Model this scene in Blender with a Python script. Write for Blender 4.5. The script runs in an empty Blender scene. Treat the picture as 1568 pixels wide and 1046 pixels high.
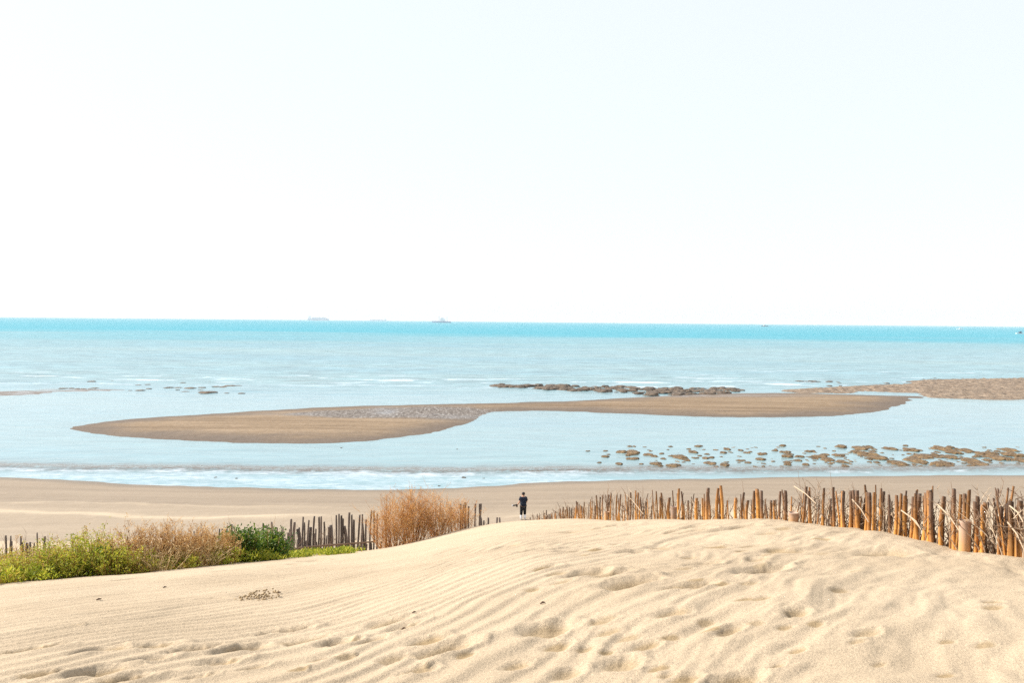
import bpy, bmesh, math, random
import numpy as np
from mathutils import Vector, Matrix, Euler

random.seed(11)
rng = np.random.default_rng(11)
SC = bpy.context.scene
COL = SC.collection

# ------------------------------------------------------------------ camera
F = 1568 * 28 / 36.0            # focal length in photo pixels
HC = 13.5                       # eye height above the sea
cam_d = bpy.data.cameras.new('camera')
cam_d.lens = 28.0
cam_d.sensor_width = 36.0
cam_d.sensor_fit = 'HORIZONTAL'
cam_d.clip_start = 0.1
cam_d.clip_end = 40000
cam = bpy.data.objects.new('camera', cam_d)
COL.objects.link(cam)
PITCH = math.atan((523.0 - 491.9) / F)
RM = Matrix.Rotation(math.pi / 2 - PITCH, 4, 'X') @ Matrix.Rotation(math.radians(0.53), 4, 'Z')
cam.matrix_world = Matrix.Translation((0, 0, HC)) @ RM
SC.camera = cam
R3 = np.array(RM.to_3x3())

# ------------------------------------------------------------------ sky, sun, exposure
SUN_AZ = math.radians(-75)      # measured from +Y towards +X: the sun stands to the left
SUN_EL = math.radians(37)
world = bpy.data.worlds.new('World')
SC.world = world
world.use_nodes = True
wt = world.node_tree
for n in list(wt.nodes):
    wt.nodes.remove(n)
sky = wt.nodes.new('ShaderNodeTexSky')
sky.sky_type = 'NISHITA'
sky.sun_disc = False
sky.sun_elevation = SUN_EL
sky.sun_rotation = SUN_AZ
sky.altitude = 0
sky.air_density = 1.0
sky.dust_density = 1.0
sky.ozone_density = 1.2
bg = wt.nodes.new('ShaderNodeBackground')
bg.inputs['Strength'].default_value = 0.12
wo = wt.nodes.new('ShaderNodeOutputWorld')
# thin bright summer veil over the whole sky
veil = wt.nodes.new('ShaderNodeMix'); veil.data_type = 'RGBA'; veil.blend_type = 'MIX'
veil.inputs[0].default_value = 0.80
veil.inputs[7].default_value = (4.85, 5.08, 5.3, 1)
wt.links.new(sky.outputs['Color'], veil.inputs[6])
wt.links.new(veil.outputs[2], bg.inputs['Color'])
wt.links.new(bg.outputs['Background'], wo.inputs['Surface'])

sun_d = bpy.data.lights.new('sun', 'SUN')
sun_d.energy = 5.0
sun_d.angle = math.radians(0.55)
sun_d.color = (1.0, 0.94, 0.85)
sun = bpy.data.objects.new('sun', sun_d)
COL.objects.link(sun)
TO_SUN = Vector((math.sin(SUN_AZ) * math.cos(SUN_EL), math.cos(SUN_AZ) * math.cos(SUN_EL), math.sin(SUN_EL)))
sun.rotation_euler = TO_SUN.to_track_quat('Z', 'Y').to_euler()
sun.location = (-40, 0, 60)

SC.view_settings.view_transform = 'Standard'
SC.view_settings.look = 'None'
SC.view_settings.gamma = 1.0
SC.view_settings.use_curve_mapping = False
SC.view_settings.exposure = 0.84
SC.render.engine = 'CYCLES'
SC.cycles.use_denoising = False
SC.cycles.max_bounces = 6
SC.cycles.diffuse_bounces = 3
SC.cycles.glossy_bounces = 2
SC.cycles.transmission_bounces = 2
SC.cycles.volume_bounces = 0

# ------------------------------------------------------------------ pixel <-> world helpers
def ray(px, py):
    c = np.stack([(np.asarray(px, float) - 784) / F, -(np.asarray(py, float) - 523) / F, -np.ones_like(np.asarray(px, float))], -1)
    return c @ R3.T

def at_y(px, py, y):            # world point on the line of sight at forward distance y
    d = ray(px, py)
    t = np.asarray(y, float) / d[..., 1]
    p = d * t[..., None]
    p[..., 2] += HC
    return p

def at_z(px, py, z=0.0):        # where the line of sight meets a level
    d = ray(px, py)
    t = (z - HC) / d[..., 2]
    p = d * t[..., None]
    p[..., 2] += HC
    return p

# ------------------------------------------------------------------ noise (numpy)
_perm = np.random.default_rng(5).permutation(256)
_perm = np.concatenate([_perm, _perm, _perm])
_ga = np.random.default_rng(6).uniform(0, 2 * math.pi, 256)
_gx, _gy = np.cos(_ga), np.sin(_ga)

def gn(x, y):
    x = np.asarray(x, float); y = np.asarray(y, float)
    xi = np.floor(x).astype(int); yi = np.floor(y).astype(int)
    xf = x - xi; yf = y - yi
    xi &= 255; yi &= 255
    u = xf * xf * xf * (xf * (xf * 6 - 15) + 10)
    v = yf * yf * yf * (yf * (yf * 6 - 15) + 10)
    def g(ix, iy, dx, dy):
        h = _perm[_perm[ix & 255] + (iy & 255)]
        return _gx[h] * dx + _gy[h] * dy
    a = g(xi, yi, xf, yf); b = g(xi + 1, yi, xf - 1, yf)
    c = g(xi, yi + 1, xf, yf - 1); d = g(xi + 1, yi + 1, xf - 1, yf - 1)
    return 1.5 * ((a + (b - a) * u) * (1 - v) + (c + (d - c) * u) * v)

def fbm(x, y, o=4):
    s = 0; a = 1.0; t = 0
    for k in range(o):
        s = s + a * gn(x * 2 ** k + 17.3 * k, y * 2 ** k + 9.1 * k); t += a; a *= 0.5
    return s / t

def sstep(a, b, x):
    t = np.clip((x - a) / (b - a), 0, 1)
    return t * t * (3 - 2 * t)

# ------------------------------------------------------------------ object helpers
def tag(o, label=None, cat=None, group=None, kind=None):
    if label: o['label'] = label
    if cat: o['category'] = cat
    if group: o['group'] = group
    if kind: o['kind'] = kind
    return o

def empty(name, loc, label=None, cat=None, group=None):
    o = bpy.data.objects.new(name, None)
    o.empty_display_size = 0.2
    COL.objects.link(o)
    o.location = loc
    return tag(o, label, cat, group)

def mesh_from(name, V, Fc, smooth=True):
    V = np.asarray(V, dtype=np.float32)
    me = bpy.data.meshes.new(name)
    if isinstance(Fc, np.ndarray):
        k = Fc.shape[1]
        me.vertices.add(len(V)); me.vertices.foreach_set('co', V.ravel())
        me.loops.add(Fc.size); me.loops.foreach_set('vertex_index', Fc.astype(np.int32).ravel())
        me.polygons.add(len(Fc))
        me.polygons.foreach_set('loop_start', np.arange(0, Fc.size, k, dtype=np.int32))
        me.update(calc_edges=True)
    else:
        me.from_pydata([tuple(v) for v in V], [], Fc)
        me.update()
    if smooth:
        me.polygons.foreach_set('use_smooth', np.ones(len(me.polygons), dtype=bool))
    me.validate()
    return me

def link(name, me, mat=None, parent=None):
    o = bpy.data.objects.new(name, me)
    COL.objects.link(o)
    if mat and not me.materials:
        me.materials.append(mat)
    if parent: o.parent = parent
    return o

def attr(me, name, vals):
    a = me.attributes.new(name, 'FLOAT', 'POINT')
    a.data.foreach_set('value', np.asarray(vals, dtype=np.float32).ravel())

def grid_faces(nr, nc):
    i = np.arange(nr - 1)[:, None] * nc + np.arange(nc - 1)[None, :]
    i = i.ravel()
    return np.stack([i, i + 1, i + nc + 1, i + nc], 1)

class MB:
    """collects tubes and leaves into one mesh"""
    def __init__(s):
        s.v = []; s.f = []; s.t = []
    def tube(s, pts, rad, n=3, tint=0.5, cap=False):
        pts = [Vector(p) for p in pts]
        b = len(s.v); m = len(pts)
        for i, p in enumerate(pts):
            d = (pts[min(i + 1, m - 1)] - pts[max(i - 1, 0)])
            if d.length < 1e-9: d = Vector((0, 0, 1))
            d.normalize()
            u = d.cross(Vector((0.31, 0.95, 0.05))); u.normalize(); w = d.cross(u)
            r = rad[i] if hasattr(rad, '__len__') else rad
            for k in range(n):
                a = 2 * math.pi * k / n
                s.v.append(p + u * (r * math.cos(a)) + w * (r * math.sin(a)))
                s.t.append(tint)
        for i in range(m - 1):
            for k in range(n):
                a = b + i * n + k; c = b + i * n + (k + 1) % n
                s.f.append((a, c, c + n, a + n))
        if cap:
            s.f.append(tuple(b + (m - 1) * n + k for k in range(n)))
            s.f.append(tuple(b + k for k in reversed(range(n))))
    def leaf(s, p, d, side, L, W, tint, bend=0.2):
        p = Vector(p); d = Vector(d).normalized(); side = Vector(side)
        side = (side - d * side.dot(d))
        if side.length < 1e-6: side = d.orthogonal()
        side.normalize(); up = side.cross(d)
        b = len(s.v)
        mid = p + d * (L * 0.5) + up * (bend * L * 0.5)
        s.v += [p, mid + side * (W * 0.5), p + d * L - up * (bend * L * 0.3), mid - side * (W * 0.5)]
        s.t += [tint] * 4
        s.f += [(b, b + 1, b + 2), (b, b + 2, b + 3)]
    def build(s, name, mat, parent=None, smooth=True):
        me = mesh_from(name, [tuple(v) for v in s.v], s.f, smooth)
        if len(me.vertices) == len(s.t): attr(me, 'tint', s.t)
        return link(name, me, mat, parent)

# ------------------------------------------------------------------ node helpers
def new_mat(name):
    m = bpy.data.materials.new(name); m.use_nodes = True
    nt = m.node_tree
    b = nt.nodes['Principled BSDF']
    return m, nt, b

def nd(nt, kind, **kw):
    n = nt.nodes.new(kind)
    for k, v in kw.items():
        if k in n.inputs.keys() if not hasattr(n, k) else False:
            n.inputs[k].default_value = v
        else:
            setattr(n, k, v)
    return n

def noise(nt, vec, scale, detail=4, rough=0.55, dist=0.0):
    n = nt.nodes.new('ShaderNodeTexNoise')
    n.inputs['Scale'].default_value = scale
    n.inputs['Detail'].default_value = detail
    n.inputs['Roughness'].default_value = rough
    n.inputs['Distortion'].default_value = dist
    if vec is not None: nt.links.new(vec, n.inputs['Vector'])
    return n.outputs['Fac']

def ramp(nt, fac, stops, interp='LINEAR'):
    n = nt.nodes.new('ShaderNodeValToRGB')
    cr = n.color_ramp; cr.interpolation = interp
    while len(cr.elements) < len(stops): cr.elements.new(0.5)
    for e, (p, c) in zip(cr.elements, stops):
        e.position = p
        e.color = (c, c, c, 1) if not hasattr(c, '__len__') else (*c, 1)
    if fac is not None: nt.links.new(fac, n.inputs['Fac'])
    return n.outputs['Color']

def mixc(nt, fac, a, b, blend='MIX'):
    n = nt.nodes.new('ShaderNodeMix'); n.data_type = 'RGBA'; n.blend_type = blend
    for sock, v in ((n.inputs[0], fac), (n.inputs[6], a), (n.inputs[7], b)):
        if hasattr(v, 'is_linked'): nt.links.new(v, sock)
        elif hasattr(v, '__len__'): sock.default_value = (*v, 1)
        else: sock.default_value = v
    return n.outputs[2]

def math_(nt, op, a, b=0.5, clamp=False):
    n = nt.nodes.new('ShaderNodeMath'); n.operation = op; n.use_clamp = clamp
    for sock, v in ((n.inputs[0], a), (n.inputs[1], b)):
        if hasattr(v, 'is_linked'): nt.links.new(v, sock)
        else: sock.default_value = v
    return n.outputs[0]

def coords(nt, scale=None):
    t = nt.nodes.new('ShaderNodeTexCoord').outputs['Object']
    if scale:
        m = nt.nodes.new('ShaderNodeMapping'); m.inputs['Scale'].default_value = scale
        nt.links.new(t, m.inputs['Vector']); return m.outputs['Vector']
    return t

def attrn(nt, name):
    a = nt.nodes.new('ShaderNodeAttribute'); a.attribute_name = name
    return a.outputs['Fac']

def bump(nt, b, height, strength, dist):
    n = nt.nodes.new('ShaderNodeBump')
    n.inputs['Distance'].default_value = dist
    if hasattr(strength, 'is_linked'): nt.links.new(strength, n.inputs['Strength'])
    else: n.inputs['Strength'].default_value = strength
    nt.links.new(height, n.inputs['Height'])
    nt.links.new(n.outputs['Normal'], b.inputs['Normal'])

# ------------------------------------------------------------------ materials
def mat_dune():
    m, nt, b = new_mat('dry_sand')
    v = coords(nt)
    big = noise(nt, v, 0.5, 4)
    base = ramp(nt, big, [(0.3, (0.395, 0.308, 0.212)), (0.7, (0.455, 0.362, 0.256))])
    print_shade = attrn(nt, 'print_shade')
    base = mixc(nt, print_shade, base, (0.30, 0.215, 0.12))  # shade inside the footprints, painted into the sand colour
    g1 = noise(nt, v, 170, 2, 0.8)
    g2 = noise(nt, v, 55, 4, 0.8)
    base = mixc(nt, 0.8, base, ramp(nt, g1, [(0.3, 0.65), (0.5, 1.0), (0.72, 1.28)]), 'MULTIPLY')
    base = mixc(nt, 0.6, base, ramp(nt, g2, [(0.3, 0.6), (0.5, 1.0), (0.7, 1.28)]), 'MULTIPLY')
    nt.links.new(base, b.inputs['Base Color'])
    b.inputs['Roughness'].default_value = 0.95
    b.inputs['Specular IOR Level'].default_value = 0.1
    h = math_(nt, 'ADD', math_(nt, 'MULTIPLY', g1, 0.3), g2)
    bump(nt, b, h, 0.7, 0.016)
    return m

def mat_beach():
    m, nt, b = new_mat('beach_sand')
    v = coords(nt)
    st = coords(nt, (0.06, 0.9, 1))
    wet = attrn(nt, 'wet')
    dry = attrn(nt, 'dry')
    s1 = noise(nt, st, 0.7, 7, 0.72)
    base = ramp(nt, s1, [(0.35, (0.21, 0.165, 0.122)), (0.65, (0.265, 0.21, 0.155))])
    base = mixc(nt, dry, base, (0.41, 0.33, 0.235))
    fl = noise(nt, coords(nt, (0.35, 1.1, 1)), 1.3, 3, 0.6)
    base = mixc(nt, ramp(nt, fl, [(0.70, 0.0), (0.76, 0.6)]), base, (0.15, 0.11, 0.08))
    base = mixc(nt, wet, base, (0.17, 0.135, 0.10))
    g = noise(nt, v, 9, 4, 0.7)
    base = mixc(nt, 0.5, base, ramp(nt, g, [(0.3, 0.82), (0.7, 1.14)]), 'MULTIPLY')
    nt.links.new(base, b.inputs['Base Color'])
    rr = math_(nt, 'SUBTRACT', 0.92, math_(nt, 'MULTIPLY', wet, 0.35))
    nt.links.new(rr, b.inputs['Roughness'])
    b.inputs['Specular IOR Level'].default_value = 0.2
    bump(nt, b, math_(nt, 'ADD', noise(nt, v, 2.2, 5, 0.65), s1), 0.35, 0.08)
    return m

def mat_bar():
    m, nt, b = new_mat('sandbar_sand')
    v = coords(nt)
    st = coords(nt, (0.05, 0.5, 1))
    wet = attrn(nt, 'wet'); film = attrn(nt, 'film'); grit = attrn(nt, 'grit')
    s1 = noise(nt, st, 0.8, 7, 0.75)
    base = ramp(nt, s1, [(0.34, (0.145, 0.100, 0.063)), (0.52, (0.212, 0.152, 0.098)), (0.68, (0.27, 0.20, 0.135))])
    base = mixc(nt, wet, base, (0.115, 0.092, 0.076))
    gp = noise(nt, coords(nt, (1, 0.4, 1)), 2.6, 5, 0.85)
    peb = ramp(nt, gp, [(0.40, (0.075, 0.062, 0.055)), (0.54, (0.17, 0.145, 0.125)), (0.66, (0.36, 0.35, 0.34))])
    base = mixc(nt, grit, base, peb)
    g = noise(nt, v, 2.2, 5, 0.85)
    base = mixc(nt, 0.8, base, ramp(nt, g, [(0.3, 0.66), (0.7, 1.28)]), 'MULTIPLY')
    nt.links.new(base, b.inputs['Base Color'])
    fm = math_(nt, 'MULTIPLY', film, ramp(nt, noise(nt, coords(nt, (0.3, 1, 1)), 1.1, 4, 0.7), [(0.38, 0.0), (0.55, 1.0)]), True)
    rr = math_(nt, 'SUBTRACT', 0.9, math_(nt, 'MULTIPLY', fm, 0.7))
    nt.links.new(rr, b.inputs['Roughness'])
    sp = math_(nt, 'ADD', 0.12, math_(nt, 'MULTIPLY', fm, 0.5))
    nt.links.new(sp, b.inputs['Specular IOR Level'])
    bump(nt, b, noise(nt, v, 3, 5, 0.65), math_(nt, 'SUBTRACT', 0.4, math_(nt, 'MULTIPLY', fm, 0.35)), 0.06)
    return m

def mat_gravel():
    m, nt, b = new_mat('gravel')
    v = coords(nt, (1, 0.6, 1))
    gp = noise(nt, v, 1.1, 6, 0.9)
    base = ramp(nt, gp, [(0.36, (0.06, 0.042, 0.028)), (0.5, (0.17, 0.12, 0.08)), (0.64, (0.33, 0.25, 0.175))])
    nt.links.new(base, b.inputs['Base Color'])
    b.inputs['Roughness'].default_value = 0.9
    bump(nt, b, gp, 0.8, 0.2)
    return m

def mat_sea():
    m, nt, b = new_mat('sea_water')
    deep = attrn(nt, 'deep')       # 0 shallow lagoon, 1 far blue water
    turb = attrn(nt, 'turbid'); foam = attrn(nt, 'foam'); chop = attrn(nt, 'chop')
    st = coords(nt, (0.25, 1, 1))
    p1 = noise(nt, coords(nt, (0.004, 0.02, 1)), 1.0, 4, 0.6)
    shal = ramp(nt, p1, [(0.35, (0.135, 0.25, 0.29)), (0.65, (0.175, 0.275, 0.29))])
    col = mixc(nt, deep, shal, (0.07, 0.265, 0.33))
    wv = noise(nt, st, 0.55, 5, 0.62)
    off = attrn(nt, 'off')
    col = mixc(nt, 0.7, col, ramp(nt, wv, [(0.3, 0.78), (0.7, 1.2)]), 'MULTIPLY')
    w2 = noise(nt, coords(nt, (0.07, 0.30, 1)), 1.0, 6, 0.85)
    col = mixc(nt, off, col, mixc(nt, 1.0, col, ramp(nt, w2, [(0.36, 0.6), (0.48, 1.0), (0.62, 1.4)]), 'MULTIPLY'))
    tn = noise(nt, coords(nt, (1.2, 1.2, 1)), 1.5, 5, 0.9)
    tb = math_(nt, 'MULTIPLY', turb, ramp(nt, tn, [(0.36, 0.15), (0.52, 1.0)]), True)
    col = mixc(nt, tb, col, (0.115, 0.095, 0.08))
    fo = noise(nt, coords(nt, (0.6, 1.4, 1)), 1.3, 6, 0.8)
    fm = ramp(nt, math_(nt, 'ADD', foam, math_(nt, 'MULTIPLY', math_(nt, 'SUBTRACT', fo, 0.5), 1.1)), [(0.40, 0.0), (0.74, 1.0)])
    col = mixc(nt, fm, col, (0.44, 0.50, 0.55))
    nt.links.new(col, b.inputs['Base Color'])
    b.inputs['IOR'].default_value = 1.33
    sp = math_(nt, 'SUBTRACT', 0.38, math_(nt, 'ADD', math_(nt, 'MULTIPLY', deep, 0.30), math_(nt, 'MULTIPLY', tb, 0.34)), True)
    nt.links.new(sp, b.inputs['Specular IOR Level'])
    r = math_(nt, 'ADD', math_(nt, 'ADD', 0.12, math_(nt, 'MULTIPLY', deep, 0.42)), math_(nt, 'ADD', math_(nt, 'MULTIPLY', off, 0.18), math_(nt, 'MULTIPLY', fm, 0.4)), True)
    nt.links.new(r, b.inputs['Roughness'])
    h = math_(nt, 'ADD', noise(nt, st, 1.3, 4, 0.6), math_(nt, 'MULTIPLY', noise(nt, st, 0.35, 3, 0.5), 1.6))
    bump(nt, b, h, chop, 0.6)
    return m

def mat_simple(name, c, rough=0.8, var=0.25, scale=8, spec=0.3):
    m, nt, b = new_mat(name)
    n = noise(nt, coords(nt), scale, 4, 0.6)
    nt.links.new(mixc(nt, 1.0, c, ramp(nt, n, [(0.3, 1 - var), (0.7, 1 + var)]), 'MULTIPLY'), b.inputs['Base Color'])
    b.inputs['Roughness'].default_value = rough
    b.inputs['Specular IOR Level'].default_value = spec
    return m

def mat_tint(name, stops, rough=0.75, trans=0.0):
    """colour of each stem or leaf from the 'tint' it was built with"""
    m, nt, b = new_mat(name)
    c = ramp(nt, attrn(nt, 'tint'), stops)
    nt.links.new(c, b.inputs['Base Color'])
    b.inputs['Roughness'].default_value = rough
    b.inputs['Specular IOR Level'].default_value = 0.25
    if trans:
        t = nt.nodes.new('ShaderNodeBsdfTranslucent')
        nt.links.new(c, t.inputs['Color'])
        mx = nt.nodes.new('ShaderNodeMixShader'); mx.inputs[0].default_value = trans
        nt.links.new(b.outputs[0], mx.inputs[1]); nt.links.new(t.outputs[0], mx.inputs[2])
        nt.links.new(mx.outputs[0], nt.nodes['Material Output'].inputs['Surface'])
    return m

def mat_bamboo(name, low, mid, top):
    m, nt, b = new_mat(name)
    tc = nt.nodes.new('ShaderNodeTexCoord').outputs['Object']
    oi = nt.nodes.new('ShaderNodeObjectInfo')
    sep = nt.nodes.new('ShaderNodeSeparateXYZ'); nt.links.new(tc, sep.inputs[0])
    mp = nt.nodes.new('ShaderNodeMapping'); mp.inputs['Scale'].default_value = (40, 40, 3.5)
    nt.links.new(tc, mp.inputs['Vector'])
    cb = nt.nodes.new('ShaderNodeCombineXYZ'); nt.links.new(math_(nt, 'MULTIPLY', oi.outputs['Random'], 40), cb.inputs[2])
    nt.links.new(cb.outputs[0], mp.inputs['Location'])
    n = noise(nt, mp.outputs['Vector'], 1.0, 4, 0.65)
    # weathered grey-brown heads, stained at random
    f = math_(nt, 'ADD', math_(nt, 'MULTIPLY', sep.outputs['Z'], 0.9), math_(nt, 'MULTIPLY', math_(nt, 'SUBTRACT', n, 0.5), 1.3))
    f = math_(nt, 'ADD', f, math_(nt, 'MULTIPLY', math_(nt, 'SUBTRACT', oi.outputs['Random'], 0.5), 0.7))
    c = ramp(nt, f, [(0.1, low), (0.45, mid), (0.85, top)])
    hs = nt.nodes.new('ShaderNodeHueSaturation')
    rv = nt.nodes.new('ShaderNodeMath'); rv.operation = 'FRACT'
    nt.links.new(math_(nt, 'MULTIPLY', oi.outputs['Random'], 37.7), rv.inputs[0])
    nt.links.new(math_(nt, 'ADD', 0.55, math_(nt, 'MULTIPLY', rv.outputs[0], 0.8)), hs.inputs['Value'])
    nt.links.new(c, hs.inputs['Color'])
    nt.links.new(hs.outputs['Color'], b.inputs['Base Color'])
    b.inputs['Roughness'].default_value = 0.55
    b.inputs['Specular IOR Level'].default_value = 0.3
    bump(nt, b, n, 0.3, 0.004)
    return m

def mat_rock(name, lo, hi, alg):
    m, nt, b = new_mat(name)
    v = coords(nt)
    n = noise(nt, v, 4.5, 6, 0.85)
    c = ramp(nt, n, [(0.38, lo), (0.6, hi)])
    n2 = noise(nt, v, 0.9, 3, 0.6)
    c = mixc(nt, ramp(nt, n2, [(0.45, 0.0), (0.65, 1.0)]), c, alg)
    nt.links.new(c, b.inputs['Base Color'])
    b.inputs['Roughness'].default_value = 0.8
    bump(nt, b, n, 1.0, 0.3)
    return m

M_DUNE = mat_dune(); M_BEACH = mat_beach(); M_BAR = mat_bar(); M_GRAVEL = mat_gravel(); M_SEA = mat_sea()
M_BAMBOO = mat_bamboo('orange_bamboo', (0.50, 0.235, 0.055), (0.33, 0.15, 0.045), (0.11, 0.065, 0.042))
M_GREYSTAKE = mat_bamboo('grey_weathered_wood', (0.20, 0.15, 0.12), (0.155, 0.12, 0.105), (0.10, 0.08, 0.072))
M_POST = mat_bamboo('cut_bamboo_post', (0.50, 0.27, 0.10), (0.42, 0.24, 0.12), (0.36, 0.25, 0.19))
M_TWIG = mat_tint('twig_bark', [(0.0, (0.10, 0.06, 0.04)), (0.5, (0.23, 0.145, 0.09)), (1.0, (0.48, 0.37, 0.26))])
M_DRY = mat_tint('dry_orange_stems', [(0.0, (0.22, 0.085, 0.02)), (0.5, (0.54, 0.25, 0.07)), (1.0, (0.74, 0.45, 0.17))], 0.7, 0.25)
M_WEED = mat_tint('dry_brown_weed', [(0.0, (0.18, 0.085, 0.03)), (0.5, (0.50, 0.27, 0.09)), (1.0, (0.72, 0.48, 0.20))], 0.75, 0.25)
M_DRYGRASS = mat_tint('pale_dry_grass', [(0.0, (0.30, 0.19, 0.08)), (0.5, (0.52, 0.36, 0.17)), (1.0, (0.72, 0.56, 0.32))], 0.7, 0.3)
M_LEAF = mat_tint('yellow_green_leaves', [(0.0, (0.07, 0.13, 0.01)), (0.4, (0.29, 0.33, 0.025)), (0.75, (0.48, 0.45, 0.05)), (1.0, (0.42, 0.25, 0.06))], 0.6, 0.4)
M_DLEAF = mat_tint('dark_green_leaves', [(0.0, (0.024, 0.07, 0.008)), (0.5, (0.08, 0.155, 0.012)), (1.0, (0.25, 0.31, 0.03))], 0.5, 0.3)
M_ROCK = mat_rock('brown_reef_rock', (0.065, 0.040, 0.020), (0.235, 0.145, 0.066), (0.27, 0.168, 0.072))
M_DROCK = mat_rock('dark_reef_rock', (0.05, 0.038, 0.03), (0.13, 0.095, 0.065), (0.17, 0.12, 0.08))

# ------------------------------------------------------------------ terrain
# (photo column, photo row, forward distance) of points on the dune
CTRL = []
def cp(px, rows):
    for r, y in rows: CTRL.append((px, r, y))
cp(-250, [(1046, 4.2), (985, 6.2), (945, 8.4), (918, 11.5), (925, 15), (975, 20)])
cp(0,   [(1150, 2.9), (1046, 3.9), (960, 6.0), (928, 8.0), (897, 12.3), (889, 14.5), (878, 18), (915, 23), (880, 30)])
cp(250, [(1046, 3.9), (950, 6.2), (912, 8.6), (884, 12.0), (873, 14.6), (868, 17), (862, 20), (890, 25), (865, 32)])
cp(430, [(1046, 3.9), (950, 6.1), (895, 9.4), (866, 14), (858, 17.3), (850, 21), (845, 23.4), (868, 28), (855, 35)])
cp(575, [(1150, 2.9), (1046, 3.9), (960, 5.3), (900, 7.6), (862, 13), (844, 20), (842, 23), (846, 26), (870, 33)])
cp(700, [(1046, 3.9), (960, 5.0), (890, 7.0), (845, 11.5), (822, 19), (812, 25), (812, 28), (835, 34)])
cp(784, [(1150, 2.9), (1046, 3.9), (975, 4.7), (905, 5.9), (850, 8.5), (825, 12), (808, 18), (798, 26), (800, 29), (822, 36)])
cp(900, [(1046, 3.9), (975, 4.7), (905, 5.8), (850, 8.0), (822, 11.6), (803, 17), (796, 22), (806, 26), (830, 32)])
cp(1030, [(1150, 2.8), (1046, 3.85), (975, 4.6), (905, 5.7), (850, 7.5), (818, 10.6), (796, 15.5), (802, 18), (835, 26)])
cp(1213, [(1046, 3.8), (950, 4.8), (880, 6.3), (835, 8.2), (800, 10.9), (798, 11.6), (815, 14), (850, 20), (860, 28)])
cp(1320, [(1046, 3.8), (950, 4.8), (880, 6.3), (840, 7.8), (814, 9.4), (815, 10.2), (832, 13), (860, 20)])
cp(1450, [(1046, 3.8), (950, 4.8), (890, 6.0), (851, 7.4), (838, 8.2), (842, 9.2), (860, 13), (880, 20)])
cp(1568, [(1150, 2.8), (1046, 3.8), (950, 4.8), (890, 6.0), (860, 7.1), (862, 8.0), (880, 11), (895, 18)])
cp(1850, [(1046, 3.6), (950, 4.6), (905, 5.8), (900, 7.5), (925, 12)])
CTRL = np.array(CTRL, float)
CP = at_y(CTRL[:, 0], CTRL[:, 1], CTRL[:, 2])
extra = []
for x in (-14, -7, 0, 7, 14):
    for y in (-12, -6, -1):
        extra.append((x, y, HC - 1.62 + 0.03 * min(y, 0) * 0 - 0.012 * abs(x)))
for x in (-60, -40, 40, 60):
    for y in (-10, 5, 18):
        extra.append((x, y, HC - 2.2 - 0.12 * max(y, 0)))
CP = np.vstack([CP, np.array(extra, float)])
def _tps(r2): return 0.5 * r2 * np.log(r2 + 1e-9)
_S = np.array([0.35, 0.22])
_q = CP[:, :2] * _S
_n = len(_q)
_K = _tps(((_q[:, None] - _q[None]) ** 2).sum(-1)) + np.eye(_n) * 0.004
_Pm = np.c_[np.ones(_n), _q]
_w = np.linalg.solve(np.block([[_K, _Pm], [_Pm.T, np.zeros((3, 3))]]), np.r_[CP[:, 2], 0, 0, 0])

def dune_tps(x, y):
    p = np.stack([x, y], -1) * _S
    sh = p.shape[:-1]; p = p.reshape(-1, 2)
    out = np.empty(len(p))
    for i in range(0, len(p), 40000):
        q = p[i:i + 40000]
        k = _tps(((q[:, None] - _q[None]) ** 2).sum(-1))
        out[i:i + 40000] = k @ _w[:_n] + _w[_n] + q @ _w[_n + 1:]
    return out.reshape(sh)

SHORE_PX = np.array([(-700, 722), (-300, 727), (0, 731), (130, 737), (200, 742), (330, 747), (450, 750), (600, 750), (700, 748), (765, 744), (830, 738.5), (1000, 735), (1200, 731), (1400, 728.5), (1568, 728), (1900, 729), (2300, 731)], float)
SHORE = at_z(SHORE_PX[:, 0], SHORE_PX[:, 1])
def shore_y(x):
    return np.interp(x, SHORE[:, 0], SHORE[:, 1]) + 0.5 * gn(x * 0.07, 3.0) + 0.12 * gn(x * 0.5, 8.0)
def beach_z(x, y):
    s = shore_y(x) - y
    return np.where(s > 0, 0.064 * s, np.maximum(0.05 * s, -1.2))

def smax(a, b, k):
    h = np.clip(0.5 + 0.5 * (a - b) / k, 0, 1)
    return b + (a - b) * h + k * h * (1 - h)

def ground_base(x, y):
    x = np.asarray(x, float); y = np.asarray(y, float)
    d = dune_tps(x, y)
    far = sstep(24, 46, y)
    d = d * (1 - far) + (d - 3.0) * far
    return smax(d, beach_z(x, y), 0.8)

PRINTS = [(752,824,34),(779,835,32),(818,843,48),(833,873,38),(871,846,40),(898,878,62),(934,880,52),(961,896,82),(974,846,45),(1037,903,42),
 (835,966,78),(653,981,52),(679,996,85),(570,982,42),(530,986,42),(593,954,52),(619,962,52),(712,1006,32),(852,992,42),(988,992,42),(868,1032,52),
 (951,1019,62),(1031,943,52),(895,996,32),(802,815,26),(815,901,26),(530,1009,36),(928,1002,26),(43,996,72),(153,998,60),(229,994,66),(229,1011,52),
 (298,996,60),(378,994,62),(335,1017,60),(153,1029,72),(434,968,66),(464,981,66),(325,918,32),(199,887,36),(348,876,36),(424,870,27),(477,861,30),
 (451,865,20),(119,961,18),(385,1026,42),(458,1029,32),(494,1011,32),(186,1042,62),(511,986,42),(1077,864,44),(1168,876,72),(1063,901,52),(1353,847,78),
 (1255,828,32),(1134,808,42),(1151,837,36),(1117,972,46),(1047,1042,50),(1124,1041,82),(1447,1037,32),(1326,977,44),(1181,806,32),(1060,815,44),
 (905,803,36),(945,806,42),(735,858,20),(1218,943,40),(1010,838,30),(1095,838,34),(300,1040,46),(600,1010,44),(640,1030,50),(790,1020,44),(60,1035,50)]
_pr = random.Random(19)
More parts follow.
